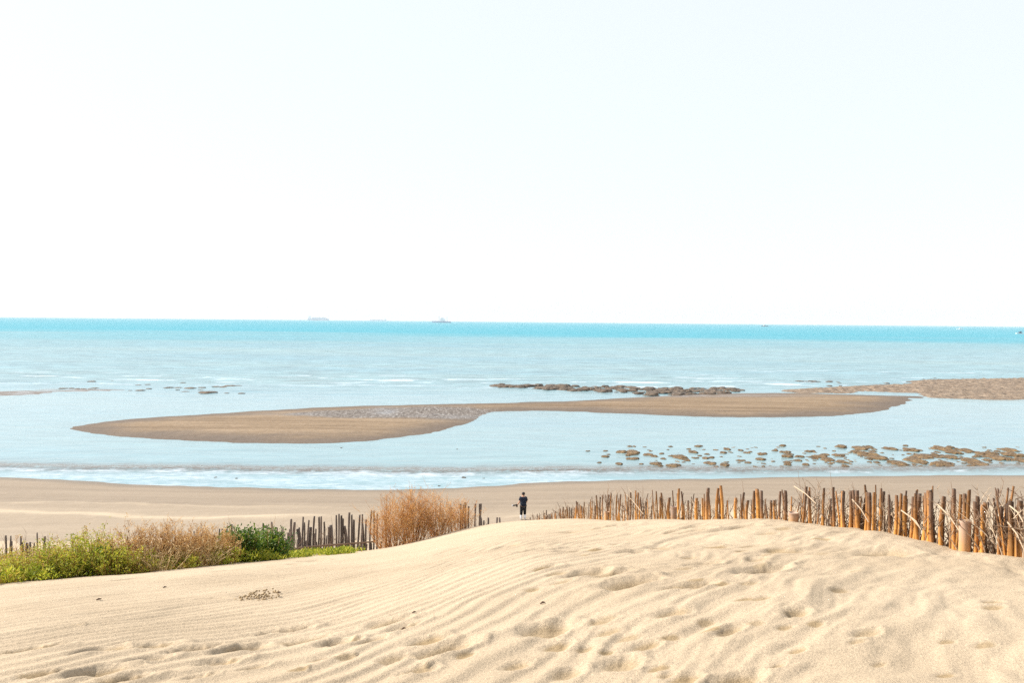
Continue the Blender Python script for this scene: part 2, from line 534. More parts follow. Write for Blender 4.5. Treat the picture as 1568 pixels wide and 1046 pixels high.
for _k in range(34):                # faint half-filled prints across the crest
    PRINTS.append((_pr.uniform(800, 1330), 0, _pr.uniform(22, 37)))
    PRINTS[-1] = (PRINTS[-1][0], _pr.uniform(806, 905) if PRINTS[-1][0] < 1200 else _pr.uniform(825, 930), PRINTS[-1][2])
for _k in range(22):
    PRINTS.append((_pr.uniform(820, 1540), _pr.uniform(915, 1040), _pr.uniform(26, 37)))
def solve_ground(px, py):
    lo = np.full(np.shape(px), 2.2); 
    ys = np.geomspace(2.4, 30, 400)
    out = []
    for a, b in zip(np.ravel(px), np.ravel(py)):
        p = at_y(np.full(400, a), np.full(400, b), ys)
        g = ground_base(p[:, 0], p[:, 1])
        k = np.argmax(p[:, 2] <= g)
        if not (p[:, 2] <= g).any(): k = np.argmin(p[:, 2] - g)
        out.append((p[k, 0], p[k, 1], g[k]))
    return np.array(out)
PR = np.array(PRINTS, float)
PG = solve_ground(PR[:, 0], PR[:, 1])

RD = math.radians(60)           # ripple crests run away to the right
def dune_detail(x, y):
    """wind ripples, soft undulations and footprints; returns height and painted print shade"""
    rx, ry = math.cos(RD), math.sin(RD)
    wx = x + 0.35 * fbm(x * 0.45, y * 0.3, 3); wy = y + 0.5 * fbm(x * 0.4 + 9, y * 0.35 + 4, 3)
    xr = np.maximum(x, 0.0); bend = 0.12 * np.minimum(xr, 3.2) ** 2 + 0.24 * 3.2 * np.maximum(xr - 3.2, 0)
    s = wx * ry - (wy + bend) * rx; a = wx * rx + (wy + bend) * ry
    side = x / np.maximum(y, 2.0)           # how far to the right of the view axis the sand lies
    lam = 0.165 + 0.02 * gn(x * 0.3, y * 0.2)
    ph = s / 0.17 + 0.55 * fbm(s * 1.3, a * 0.35 + 5, 3)
    fr = ph - np.floor(ph)
    rip = np.where(fr < 0.66, fr / 0.66, (1 - fr) / 0.34)     # gentle windward, steep lee
    rip = rip * rip * (3 - 2 * rip) - 0.5
    wa = sstep(-0.95, -0.5, side) * (1 - sstep(0.02, 0.32, side + 0.12 * gn(x * 0.6, y * 0.4)))
    edge = 1 - sstep(10.5, 14.5, y - np.clip(6 * (side + 0.35), 0, 8))
    patch = 0.55 + 0.45 * np.clip(0.5 + 1.4 * fbm(x * 0.5 + 3, y * 0.3 + 7, 3), 0, 1)
    h = 0.0165 * rip * (0.2 + 0.8 * wa) * edge * patch
    # broader diagonal undulations on the right
    fs = 1.15
    und = fbm(s * 2.1 * fs + 40, a * 0.38 + 2, 3)
    und2 = fbm(s * 5.0 * fs + 11, a * 0.9 + 8, 3)
    wr = 0.35 + 0.65 * sstep(-0.1, 0.25, side)
    near = 1 - sstep(16, 26, y)
    rt = 1 + 0.25 * sstep(0.12, 0.4, side)
    h = h + (0.036 * und + 0.022 * und2 + 0.009 * fbm(s * 9 + 3, a * 2.2, 2)) * wr * rt * near
    h = h + 0.05 * fbm(x * 0.35, y * 0.25, 3) * sstep(3, 6, y) * (1 - 0.7 * sstep(14, 22, y))
    h = h + 0.0035 * fbm(x * 7, y * 5, 3)
    print_shade = np.zeros_like(h); hol = np.zeros_like(h)
    for i in range(len(PR)):
        gx, gy, gz = PG[i]
        w = PR[i, 2]
        A = 0.66 * w * gy / F
        if gy > 12: A *= 0.9
        r_ = random.Random(i * 7 + 3)
        th = math.radians(r_.uniform(40, 54) - 14 * min(1, max(0, gx))); asp = r_.uniform(0.42, 0.62)
        A *= 1.0 + 0.35 * min(gy / 8, 1.6); B = A * asp
        dx = x - gx; dy = y - gy
        near_ = (np.abs(dx) < 3 * (A + B)) & (np.abs(dy) < 3 * (A + B))
        if not near_.any(): continue
        dx = dx[near_]; dy = dy[near_]
        wob = 0.24 * fbm(dx * 2.2 / A + i * 3.1, dy * 1.6 / A, 3)
        u = (dx * math.cos(th) + dy * math.sin(th)) / A; v = (-dx * math.sin(th) + dy * math.cos(th)) / B
        r = np.sqrt(u * u + v * v) * (1 + wob) + 1e-6
        dep = (0.55 if w < 38 else 1.0) * min(0.23 * A, 0.08) * r_.uniform(0.7, 1.1)
        bowl = -dep * (1 - sstep(0.15, 1.12, r))
        rim = 0.30 * dep * np.exp(-((r - 1.22) / 0.22) ** 2) * (0.6 + 0.5 * u / (r + 0.2))
        clod = 0
        if gx < -0.4 and gy < 8 and i % 2 == 0:
            cl = fbm(dx * 16, dy * 13, 2)
            clod = 0.030 * np.clip(cl - 0.05, 0, 1) * np.exp(-((r - 0.75) / 0.35) ** 2)
        hol[near_] = np.minimum(hol[near_], bowl); h[near_] += np.minimum(rim, 0.02) + clod
        print_shade[near_] = np.maximum(print_shade[near_], (1 - sstep(0.45, 0.95, r)) * r_.uniform(0.45, 0.95))  # painted shade for each hollow, fading towards its rim
    return h + hol, print_shade

def build_dune():
    ys = np.concatenate([np.linspace(-12, 1.5, 28, endpoint=False), np.geomspace(1.5, 3.2, 40, endpoint=False),
                         np.geomspace(3.2, 30, 620, endpoint=False), np.linspace(30, 52, 40)])
    tt = np.concatenate([np.linspace(-4, -1.02, 30, endpoint=False) , np.linspace(-1.02, 1.02, 820), np.linspace(1.02, 4, 31)[1:]])
    w = 0.70 * np.maximum(ys, 2.0) + 0.6
    X = tt[None, :] * w[:, None]
    Y = np.repeat(ys[:, None], len(tt), 1)
    Z = ground_base(X, Y)
    det, print_shade = dune_detail(X.ravel(), Y.ravel())
    Z = Z + det.reshape(Z.shape)
    # the sheet dives under the beach where the two meet
    Z = np.where(Y > 44, Z - 0.25 * (Y - 44), Z)
    me = mesh_from('dune', np.stack([X, Y, Z], -1).reshape(-1, 3), grid_faces(len(ys), len(tt)))
    attr(me, 'print_shade', print_shade)
    o = link('dune', me, M_DUNE)
    tag(o, 'pale rippled sand dune with old footprints filling the lower frame', kind='structure')
    return X, Y, Z
DX, DY, DZ = build_dune()

def ground(x, y):
    """height of the finished sand at one point"""
    xa = np.array([float(x)]); ya = np.array([float(y)])
    return float((ground_base(xa, ya) + dune_detail(xa, ya)[0])[0])
def ground_n(xs, ys):
    xs = np.asarray(xs, float); ys = np.asarray(ys, float)
    return ground_base(xs, ys) + dune_detail(xs, ys)[0]

def build_beach():
    ys = np.concatenate([np.linspace(34, 72, 230), np.linspace(72.5, 95, 20)])
    tt = np.concatenate([np.linspace(-3, -1, 30, endpoint=False), np.linspace(-1, 1, 520), np.linspace(1, 3, 31)[1:]])
    w = 0.72 * ys + 6
    X = tt[None, :] * w[:, None]; Y = np.repeat(ys[:, None], len(tt), 1)
    s = shore_y(X) - Y
    Z = beach_z(X, Y)
    Z = Z + sstep(2, 8, s) * (0.10 * fbm(X * 0.12, Y * 0.35, 4) + 0.03 * fbm(X * 0.8, Y * 1.5, 3))
    # low dry ridges left by the tide
    Z = Z + 0.10 * np.exp(-((Y - 50.5 - 2.2 * gn(X * 0.06, 1.0)) / 0.8) ** 2) * sstep(-0.1, 0.3, gn(X * 0.1, 7.7) + 0.1)
    wet = sstep(2.2, 0.2, s + 0.8 * fbm(X * 0.2, Y * 0.6, 3))
    rag = 0.8 * fbm(X * 0.25, Y * 0.5, 4)
    rid = np.exp(-((Y - 51.0 - 2.4 * gn(X * 0.07, 1.0) - rag) / 0.6) ** 2) + 0.6 * np.exp(-((Y - 54.8 - 2.0 * gn(X * 0.06, 5.0) - rag) / 0.3) ** 2) * sstep(-5, -25, X)
    dry = np.clip(0.7 * rid * sstep(-0.25, 0.35, gn(X * 0.09, 2.2) + 0.5 * fbm(X * 0.3, Y * 0.6, 3)) + sstep(57, 52, Y + 2.0 * fbm(X * 0.1, Y * 0.4, 3)) * (0.25 + 0.75 * sstep(4, 16, X)), 0, 1)
    me = mesh_from('beach', np.stack([X, Y, Z], -1).reshape(-1, 3), grid_faces(len(ys), len(tt)))
    attr(me, 'wet', wet); attr(me, 'dry', dry)
    o = link('beach', me, M_BEACH)
    tag(o, 'flat grey-tan moist beach between the dune and the water', kind='structure')
build_beach()

def poly_sd(poly, X, Y):
    """signed distance (positive inside) to a closed ground polygon"""
    P = np.asarray(poly)[:, :2]; Q = np.roll(P, -1, 0)
    sh = X.shape; x = X.ravel(); y = Y.ravel()
    best = np.full(len(x), 1e9); ins = np.zeros(len(x), bool)
    for (ax, ay), (bx, by) in zip(P, Q):
        dx, dy = bx - ax, by - ay
        t = np.clip(((x - ax) * dx + (y - ay) * dy) / (dx * dx + dy * dy + 1e-9), 0, 1)
        best = np.minimum(best, np.hypot(x - ax - t * dx, y - ay - t * dy))
        c = ((ay > y) != (by > y))
        with np.errstate(divide='ignore', invalid='ignore'):
            ins ^= c & (x < (bx - ax) * (y - ay) / (by - ay + 1e-12) + ax)
    return np.where(ins, best, -best).reshape(sh)

def smooth_poly(pts, n=6):
    pts = np.array(pts, float); m = len(pts); out = []
    for i in range(m):
        p0, p1, p2, p3 = pts[i - 1], pts[i], pts[(i + 1) % m], pts[(i + 2) % m]
        for k in range(n):
            t = k / n
            out.append(0.5 * ((2 * p1) + (-p0 + p2) * t + (2 * p0 - 5 * p1 + 4 * p2 - p3) * t * t + (-p0 + 3 * p1 - 3 * p2 + p3) * t ** 3))
    return np.array(out)

BAR_PX = smooth_poly([(108, 656), (128, 651), (180, 644), (260, 638), (400, 629.5), (520, 623), (640, 620), (760, 617.5), (880, 614), (980, 608.5),
                      (1080, 604), (1200, 602), (1300, 604.5), (1385, 606.5), (1412, 608), (1392, 614), (1372, 622), (1345, 630), (1275, 637), (1180, 639.5), (1060, 638),
                      (940, 633), (850, 630), (780, 630), (742, 634), (722, 646), (680, 659), (600, 671.5), (500, 679), (390, 679), (250, 673), (150, 665)])
BANK_PX = smooth_poly([(1195, 598), (1260, 594), (1330, 590), (1390, 588), (1395, 583.5), (1450, 581), (1530, 580), (1600, 579), (1750, 580), (1900, 590), (1900, 608), (1700, 611), (1568, 611.5),
                       (1480, 611), (1420, 608), (1402, 602.5), (1320, 600.5), (1300, 603), (1240, 602)])
LEFTBAR_PX = smooth_poly([(-200, 600), (-60, 600), (20, 598.5), (100, 596.5), (170, 597.5), (90, 601), (20, 605), (-60, 607), (-200, 608)])
BAR = at_z(BAR_PX[:, 0], BAR_PX[:, 1]); BANK = at_z(BANK_PX[:, 0], BANK_PX[:, 1]); LEFTBAR = at_z(LEFTBAR_PX[:, 0], LEFTBAR_PX[:, 1])

def px_of(X, Y, Z):
    """photo column and row of a world point (used only to measure)"""
    p = np.stack([X, Y, np.asarray(Z) - HC], -1) @ R3
    return 784 + F * p[..., 0] / -p[..., 2], 523 - F * p[..., 1] / -p[..., 2]

def build_bar(name, poly, mat, h, k, label, rough, nx, ny):
    x0, x1 = poly[:, 0].min() - 4, poly[:, 0].max() + 4
    y0, y1 = poly[:, 1].min() - 6, poly[:, 1].max() + 6
    ys = np.geomspace(y0, y1, ny); xs = np.linspace(x0, x1, nx)
    X, Y = np.meshgrid(xs, ys)
    sd = poly_sd(poly, X, Y) + 0.9 * fbm(X * 0.18, Y * 0.22, 5)
    Z = np.where(sd > 0, h * (1 - np.exp(-sd * k / h)), np.maximum(sd * k, -0.4))
    Z = Z + rough * fbm(X * 0.6, Y * 0.6, 4) * sstep(-0.5, 3, sd)
    ins = sd > -5
    Fq = grid_faces(ny, nx)
    keep = ins.ravel()[Fq].any(1)
    Fq = Fq[keep]
    used = np.unique(Fq); mp = -np.ones(X.size, int); mp[used] = np.arange(len(used))
    me = mesh_from(name, np.stack([X, Y, Z], -1).reshape(-1, 3)[used], mp[Fq])
    px, py = px_of(X, Y, np.zeros_like(X))
    wet = 0.85 * sstep(8.5, 0.3, sd + 4.5 * fbm(X * 0.10, Y * 0.16, 5))
    if name == 'sandbar':
        wet = np.maximum(wet, 0.7 * sstep(614, 605, py) * sstep(850, 1000, px) * (1 - sstep(1180, 1330, px)))
        nz = 0.5 + 0.9 * fbm(X * 0.12, Y * 0.12, 4)
        c1 = np.exp(-(((px - 610) / 165) ** 4) - ((py - 635.5 + 0.012 * (px - 600)) / (5.5 + 0.018 * np.clip(px - 450, 0, 300))) ** 2)
        grit = sstep(0.18, 0.6, c1 * (0.55 + nz))
        film = np.maximum(np.exp(-(((px - 590) / 22) ** 2) - ((py - 633) / 8) ** 2), 0.9 * np.exp(-(((px - 1080) / 170) ** 2) - ((py - 608) / 3.0) ** 2))
        film = np.maximum(film, 0.7 * np.exp(-(((px - 440) / 70) ** 2) - ((py - 638) / 2.2) ** 2))
        film = np.maximum(film, 0.7 * np.exp(-(((px - 690) / 60) ** 2) - ((py - 640) / 3.5) ** 2))
    else:
        film = 0.4 * np.ones_like(sd); grit = 0.3 * np.ones_like(sd)
        if name != 'gravel_bank': wet = np.maximum(wet, 0.8); film = np.ones_like(sd)
    for nme, val in (('wet', wet), ('film', np.clip(film, 0, 1)), ('grit', grit)):
        attr(me, nme, val.ravel()[used])
    return tag(link(name, me, mat), label, kind='structure')
build_bar('sandbar', BAR, M_BAR, 0.34, 0.07, 'long curved brown sandbar lying in the shallow lagoon', 0.05, 620, 200)
build_bar('gravel_bank', BANK, M_GRAVEL, 0.40, 0.10, 'brown gravel bank running out to the right edge', 0.55, 330, 110)
build_bar('mud_bar', LEFTBAR, M_BAR, 0.05, 0.02, 'low grey mud bar beyond the lagoon at the left edge', 0.03, 160, 60)

def build_sea():
    ys = np.concatenate([np.geomspace(58, 240, 330, endpoint=False), np.geomspace(240, 900, 170, endpoint=False), np.geomspace(900, 15000, 90)])
    tt = np.concatenate([np.linspace(-3, -1, 24, endpoint=False), np.linspace(-1, 1, 470), np.linspace(1, 3, 25)[1:]])
    w = 0.70 * ys + 8
    X = tt[None, :] * w[:, None]; Y = np.repeat(ys[:, None], len(tt), 1)
    s = Y - shore_y(X)                       # metres out from the waterline
    px, py = px_of(X, Y, np.zeros_like(X))
    # small wave running up the beach, and breakers beyond the bars
    FP = at_z(np.array([-700., -300, 0, 300, 600, 900, 1200, 1400, 1568, 2000]), np.array([712., 713, 715, 719, 722, 720.5, 720.5, 718.5, 717, 715]))
    front = np.interp(X, FP[:, 0], FP[:, 1]) - shore_y(X) + 0.5 * gn(X * 0.09, 2.0) + 0.25 * gn(X * 0.6, 4.0)
    Z = 0.16 * np.exp(-((s - front) / 1.1) ** 2) * (0.7 + 0.5 * gn(X * 0.12, 5.0))
    offs = sstep(120, 150, Y)
    Z = Z + offs * (0.10 * gn(X * 0.05 + 3, Y * 0.22) + 0.06 * gn(X * 0.2, Y * 0.5))
    Z = Z + 0.012 * gn(X * 0.5, Y * 0.9)
    dn = fbm(X * 0.0018 + 5, Y * 0.005, 5)
    deep = 0.72 * sstep(520, 900, Y + 260 * dn) + 0.28 * sstep(200, 620, Y + 160 * dn)
    mid = sstep(170, 600, Y)
    swash = sstep(front + 0.2, front - 1.0, s)
    left = 1 - sstep(-5, 22, X)
    # foam
    f = np.zeros_like(X)
    f = np.maximum(f, swash * (0.33 + 0.16 * left + 0.20 * fbm(X * 0.12, Y * 0.5, 3)))
    bandf = np.exp(-((s - front + 1.3) / 1.3) ** 2)
    f = np.maximum(f, bandf * (0.36 + 0.12 * left + 0.55 * fbm(X * 0.35, Y * 0.6, 4)))
    # surf streaks beyond the bars, long and thin along the shore
    st = fbm(X * 0.055 + 31, Y * 0.30, 4) + 0.30 * fbm(X * 0.25, Y * 0.5, 3)
    zone = np.exp(-(((Y - 178 - 10 * gn(X * 0.01, 4.0)) / 26) ** 2))
    lz = np.exp(-(((Y - 160 - 6 * gn(X * 0.02, 9.0)) / 6) ** 2)) * sstep(30, -10, X)
    f = np.maximum(f, zone * sstep(0.02, 0.42, st) * 0.85)
    f = np.maximum(f, lz * (0.42 + 0.5 * fbm(X * 0.06, Y * 0.5, 3) + 0.25 * fbm(X * 0.3, Y * 0.6, 3)))
    st2 = fbm(X * 0.03 + 77, Y * 0.16 + 3, 4)
    f = np.maximum(f, np.exp(-(((Y - 215) / 40) ** 2)) * sstep(0.16, 0.45, st2 + 0.25 * fbm(X * 0.2, Y * 0.4, 3)) * (0.5 + 0.25 * sstep(10, 60, X)))
    turb = np.exp(-((s - front - 0.5) / 2.1) ** 2) * (1.1 + 0.5 * fbm(X * 0.3, Y * 0.5, 3))
    turb = np.maximum(turb, 0.30 * zone * sstep(0.0, -0.4, st))
    turb = np.maximum(turb, 0.10 * sstep(150, 200, Y) * (1 - sstep(420, 640, Y)) * (0.6 + 0.8 * fbm(X * 0.01, Y * 0.03, 3)))
    chop = 0.10 + 0.22 * sstep(140, 175, Y) + 0.25 * deep - 0.06 * swash
    me = mesh_from('sea', np.stack([X, Y, Z], -1).reshape(-1, 3), grid_faces(len(ys), len(tt)))
    for nme, val in (('deep', deep), ('foam', f), ('turbid', np.clip(turb, 0, 1)), ('chop', chop), ('off', sstep(120, 190, Y) * (1 - 0.45 * deep))):
        attr(me, nme, val)
    tag(link('sea', me, M_SEA), 'turquoise sea paling to a shallow lagoon with small surf', kind='structure')
build_sea()

# ------------------------------------------------------------------ haze over the sea
def build_haze():
    bm = bmesh.new()
    bmesh.ops.create_cube(bm, size=1.0)
    bmesh.ops.scale(bm, vec=(64000, 15400 + 60, 0), verts=bm.verts)
    bm.free()
    x, y0, y1, z0, z1 = 34000, -40, 15400, -2.4, 84.0
    V = [(-x, y0, z0), (x, y0, z0), (x, y1, z0), (-x, y1, z0), (-x, y0, z1), (x, y0, z1), (x, y1, z1), (-x, y1, z1)]
    Fc = [(0, 3, 2, 1), (4, 5, 6, 7), (0, 1, 5, 4), (1, 2, 6, 5), (2, 3, 7, 6), (3, 0, 4, 7)]
    m = bpy.data.materials.new('sea_air'); m.use_nodes = True
    nt = m.node_tree
    nt.nodes.remove(nt.nodes['Principled BSDF'])
    pv = nt.nodes.new('ShaderNodeVolumePrincipled')
    pv.inputs['Color'].default_value = (0.86, 0.94, 1.0, 1)
    pv.inputs['Density'].default_value = 0.00007
    nt.links.new(pv.outputs[0], nt.nodes['Material Output'].inputs['Volume'])
    tag(link('haze', mesh_from('haze', V, Fc, False), m), kind='stuff')
build_haze()

# ------------------------------------------------------------------ ships and boats
M_HULL = mat_simple('ship_hull_hazed', (0.20, 0.38, 0.50), 0.6, 0.1, 0.05)  # paled and blued in the colour itself to add distance haze
M_CONT = mat_simple('stacked_containers', (0.36, 0.52, 0.62), 0.7, 0.3, 0.04)  # same painted haze: container colours lightened towards blue
M_SHIPWHITE = mat_simple('ship_white_paint', (0.75, 0.76, 0.76), 0.5, 0.05, 0.1)
M_BOATDARK = mat_simple('boat_dark_hull', (0.05, 0.09, 0.13), 0.5, 0.1, 0.3)

def hull_mesh(L, W, H, bow=0.18, rake=0.06):
    V = []; Fc = []
    n = 13
    for i in range(n):
        t = i / (n - 1); x = (t - 0.5) * L
        k = 1.0 if t < 1 - bow else max(0.03, 1 - ((t - 1 + bow) / bow) ** 2)
        k *= 0.85 + 0.15 * min(1, t / 0.1)
        sh = H * (1 + 0.25 * max(0, (t - 0.8) / 0.2) ** 2)
        for sx, zz in ((-0.82, -1.5), (-1, sh), (1, sh), (0.82, -1.5)):
            V.append((x + rake * L * (zz / H) * max(0, t - 0.7), sx * W / 2 * k, zz))
    for i in range(n - 1):
        b = i * 4
        for k in range(4):
            Fc.append((b + k, b + (k + 1) % 4, b + 4 + (k + 1) % 4, b + 4 + k))
    Fc += [(3, 2, 1, 0), tuple((n - 1) * 4 + k for k in range(4))]
    return V, Fc

def box_mesh(bs):
    V = []; Fc = []
    for x0, x1, y0, y1, z0, z1 in bs:
        b = len(V)
        V += [(x0, y0, z0), (x1, y0, z0), (x1, y1, z0), (x0, y1, z0), (x0, y0, z1), (x1, y0, z1), (x1, y1, z1), (x0, y1, z1)]
        Fc += [tuple(b + k for k in f) for f in [(0, 3, 2, 1), (4, 5, 6, 7), (0, 1, 5, 4), (1, 2, 6, 5), (2, 3, 7, 6), (3, 0, 4, 7)]]
    return V, Fc

def part(name, vf, mat, parent, smooth=False):
    return link(name, mesh_from(name, vf[0], vf[1], smooth), mat, parent)

def cargo_ship(px, dist, L, hullH, label, flip=False, tall=1.0):
    p = at_y(np.array(px, float), np.array(500.0), np.array(dist, float))
    t = empty('container_ship', (p[0], dist, 0), label, 'ship')
    if flip: t.rotation_euler.z = math.pi
    part('hull', hull_mesh(L, L * 0.14, hullH), M_HULL, t)
    st = []
    n = 9; r = random.Random(int(px))
    for i in range(n):
        x0 = -0.30 * L + i * (0.70 * L / n)
        hh = hullH * (0.75 + 0.3 * r.random()) * tall * (0.75 if i == n - 1 else 1)
        st.append((x0, x0 + 0.70 * L / n - L * 0.006, -L * 0.06, L * 0.06, hullH * 0.98, hullH * 0.98 + hh))
    for s_ in st:
        part('container_stack', box_mesh([s_]), M_CONT, t)
    part('bridge', box_mesh([(-0.43 * L, -0.37 * L, -L * 0.06, L * 0.06, hullH * 0.98, hullH * 2.35), (-0.425 * L, -0.385 * L, -L * 0.07, L * 0.07, hullH * 2.351, hullH * 2.55)]), M_SHIPWHITE, t)
    part('funnel', box_mesh([(-0.475 * L, -0.445 * L, -L * 0.015, L * 0.015, hullH * 0.98, hullH * 2.3)]), M_HULL, t)
    part('mast', box_mesh([(-0.407 * L, -0.40 * L, -1, 1, hullH * 2.56, hullH * 3.0)]), M_SHIPWHITE, t)
cargo_ship(487.5, 12500, 326, 26, 'large container ship paled blue by haze, leftmost on the horizon', False, 0.75)
cargo_ship(579, 14600, 300, 14, 'very faint low container ship right of the large one', True, 0.6)

def trawler(px, py, L, label, hullm, name='fishing_boat', cat='boat', flip=False, white=True, masts=2):
    p = at_z(np.array(px, float), np.array(py, float))
    t = empty(name, (p[0], p[1], 0), label, cat)
    if flip: t.rotation_euler.z = math.pi
    H = L * 0.075
    part('hull', hull_mesh(L, L * 0.24, H, 0.35), hullm, t)
    part('wheelhouse', box_mesh([(-0.2 * L, 0.06 * L, -L * 0.07, L * 0.07, H * 0.98, H * 2.6), (-0.12 * L, 0.04 * L, -L * 0.05, L * 0.05, H * 2.601, H * 3.4)]), M_SHIPWHITE if white else M_BOATDARK, t)
    for k in range(masts):
        x = (-0.3 + 0.42 * k) * L
        part('mast', box_mesh([(x, x + 0.012 * L, -0.006 * L, 0.006 * L, H * 0.98, H * (4.2 + k * 0.6))]), M_BOATDARK, t)
    part('rail', box_mesh([(0.1 * L, 0.42 * L, -L * 0.07, -L * 0.065, H * 1.3, H * 1.42), (0.1 * L, 0.42 * L, L * 0.065, L * 0.07, H * 1.3, H * 1.42)]), hullm, t)
    return t
trawler(676, 494.2, 118, 'small grey ship with two masts right of the faint ship', M_HULL, 'patrol_ship', 'ship', True, True)
trawler(1171, 500.0, 34, 'tiny grey boat on the horizon to the right of centre', M_BOATDARK)
trawler(1470, 504.6, 20, 'tiny white boat below the horizon near the right', M_SHIPWHITE)
trawler(1563, 511.2, 16, 'white boat with a dark cabin at the right edge', M_SHIPWHITE, white=False)

# ------------------------------------------------------------------ rocks
def rock_mesh(seed, sub=3, flat=0.46):
    bm = bmesh.new(); bmesh.ops.create_icosphere(bm, subdivisions=sub, radius=0.5)
    r = np.random.default_rng(seed); o = r.uniform(0, 50, 2)
    for v in bm.verts:
        c = v.co
        n = float(fbm(c.x * 2.2 + o[0] + c.z, c.y * 2.2 + o[1] - c.z * 0.7, 3))
        n2 = float(gn(c.x * 6 + o[1] + c.z * 3, c.y * 6 + o[0]))
        v.co = c * (1 + 0.75 * n + 0.30 * n2)
        v.co.z *= flat * (1.25 if v.co.z > 0 else 0.7)
        if v.co.z > 0.20: v.co.z = 0.20 + (v.co.z - 0.20) * 0.5
    me = bpy.data.meshes.new('rock'); bm.to_mesh(me); bm.free()
    me.polygons.foreach_set('use_smooth', np.ones(len(me.polygons), dtype=bool))
    return me
ROCKS = [rock_mesh(100 + i) for i in range(10)]
DROCKS = [rock_mesh(200 + i, 3, 0.42) for i in range(8)]
for m_ in ROCKS: m_.materials.append(M_ROCK)
for m_ in DROCKS: m_.materials.append(M_DROCK)

def rock(px, py, wpx, label, group, meshes=ROCKS, tall=1.0, depth=None, z=-0.03):
    p = at_z(np.array(px, float), np.array(py, float))
    S = wpx * p[1] / F
    o = bpy.data.objects.new('rock', random.choice(meshes)); COL.objects.link(o)
    dep = S * (depth or random.uniform(0.9, 1.5))
    o.location = (p[0], p[1], z)
    o.scale = (S, dep, S * tall * random.uniform(0.75, 1.15))
    o.rotation_euler.z = random.uniform(-0.35, 0.35)
    return tag(o, label, 'rock', group)

def near_label(px, py, w):
    """size and place of a rock within the near reef"""
    size = 'broad low' if w >= 20 else 'middling' if w >= 13 else 'small' if w >= 8.5 else 'tiny'
    col = ['at the left end', 'in the left quarter', 'left of the middle', 'in the middle', 'right of the middle', 'in the right quarter', 'near the right end', 'at the right edge'][min(7, max(0, int((px - 930) / 80)))]
    row = 'on the seaward side' if py < 692 else 'along the centre line' if py < 701 else 'on the shore side' if py < 708 else 'in the wave edge'
    return f'{size} brown rock {row}, {col} of the near reef'.replace('broad low', 'broad')

class RockPile:
    """stones past the count limit, joined into one object"""
    def __init__(s): s.v = []; s.f = []; s.n = 0
    def add(s, px, py, wpx, meshes, tall):
        p = at_z(np.array(px, float), np.array(py, float)); S = wpx * p[1] / F
        me = random.choice(meshes); a = random.uniform(-0.35, 0.35)
        M = Matrix.Translation((p[0], p[1], -0.03)) @ Matrix.Rotation(a, 4, 'Z') @ Matrix.Diagonal((S, S * random.uniform(0.9, 1.5), S * tall, 1))
        s.v += [tuple(M @ v.co) for v in me.vertices]
        s.f += [tuple(k + s.n for k in pl.vertices) for pl in me.polygons]
        s.n += len(me.vertices)
    def build(s, name, mat, label):
        tag(link(name, mesh_from(name, s.v, s.f), mat), label, 'rocks', None, 'stuff')

G1 = 'rocks standing in the near shallows'
near_big = [(968, 694, 24), (952, 693, 18), (972, 703, 14), (992, 697, 18), (1002, 699, 12), (1042, 701, 24), (1029, 699, 12), (1062, 693, 16), (1065, 702, 10), (1083, 696, 10), (1004, 711, 18), (1031, 714, 22), (1016, 703, 10),
            (1108, 694, 12), (1081, 702, 12), (1088, 710, 20), (1110, 713, 16), (1134, 706, 14), (1145, 709, 12), (1167, 696, 14), (1165, 704, 16), (1200, 693, 12), (1210, 696, 12), (1206, 700, 18), (1225, 700, 16), (1222, 706, 14),
            (1240, 692, 16), (1255, 700, 26), (1268, 705, 22), (1283, 698, 18), (1288, 685, 18), (1318, 687, 26), (1330, 696, 40), (1345, 702, 34), (1310, 692, 16), (1290, 708, 20), (1365, 688, 22), (1396, 690, 26), (1415, 700, 44),
            (1400, 706, 34), (1378, 711, 30), (1440, 688, 32), (1462, 694, 30), (1455, 701, 30), (1480, 691, 22), (1485, 706, 28), (1510, 697, 26), (1528, 702, 36), (1552, 698, 40), (1566, 706, 34), (1545, 690, 24), (1500, 711, 30), (1440, 712, 32)]
names_big = {0: 'broad flat brown rock at the left end of the near reef', 1: 'brown rock just left of the broad flat one in the near reef',
             5: 'large rounded brown rock left of the middle of the near reef', 11: 'long low brown rock at the wave edge below the reef left end',
             32: 'wide brown rock slab right of the middle of the near reef', 38: 'widest brown rock slab of the near reef, standing to the right',
             48: 'wide brown rock at the right edge of the near reef'}
_ex = []
_rs = random.Random(8)
for a, b_, w_ in near_big:          # the broad slabs are made of several lumps
    if w_ > 24:
        for q in range(int(w_ / 9)):
            _ex.append((a + _rs.uniform(-0.5, 0.5) * w_, b_ + _rs.uniform(-3.5, 3.5), _rs.uniform(9, 17)))
near_big = [(a, b_, min(w_, 24 + (w_ - 24) * 0.4) if w_ > 24 else w_) for a, b_, w_ in near_big] + _ex
for i, (a, b_, w_) in enumerate(near_big):
    rock(a, b_, w_ * 0.94, names_big.get(i) or near_label(a, b_, w_), G1, tall=0.78 if w_ < 20 else 0.62, depth=None if w_ < 20 else random.uniform(1.1, 1.6))
for px_, py_, w_, l_ in [(900, 691.5, 7, 'lone small dark rock at the far left of the near reef'), (927, 691, 8, None), (927, 700, 12, None), (932, 696.5, 7, None), (918, 709, 8, None),
                         (964, 684, 9, 'small dark rock above the broad flat rock'), (971, 684, 6, None), (987, 685, 7, None), (1013, 695, 8, None), (1023, 689, 5, None), (1055, 688, 8, None), (1078, 689, 6, None)]:
    rock(px_, py_, w_, l_ or near_label(px_, py_, w_), G1, tall=0.8)
rr = random.Random(4)
k = 0
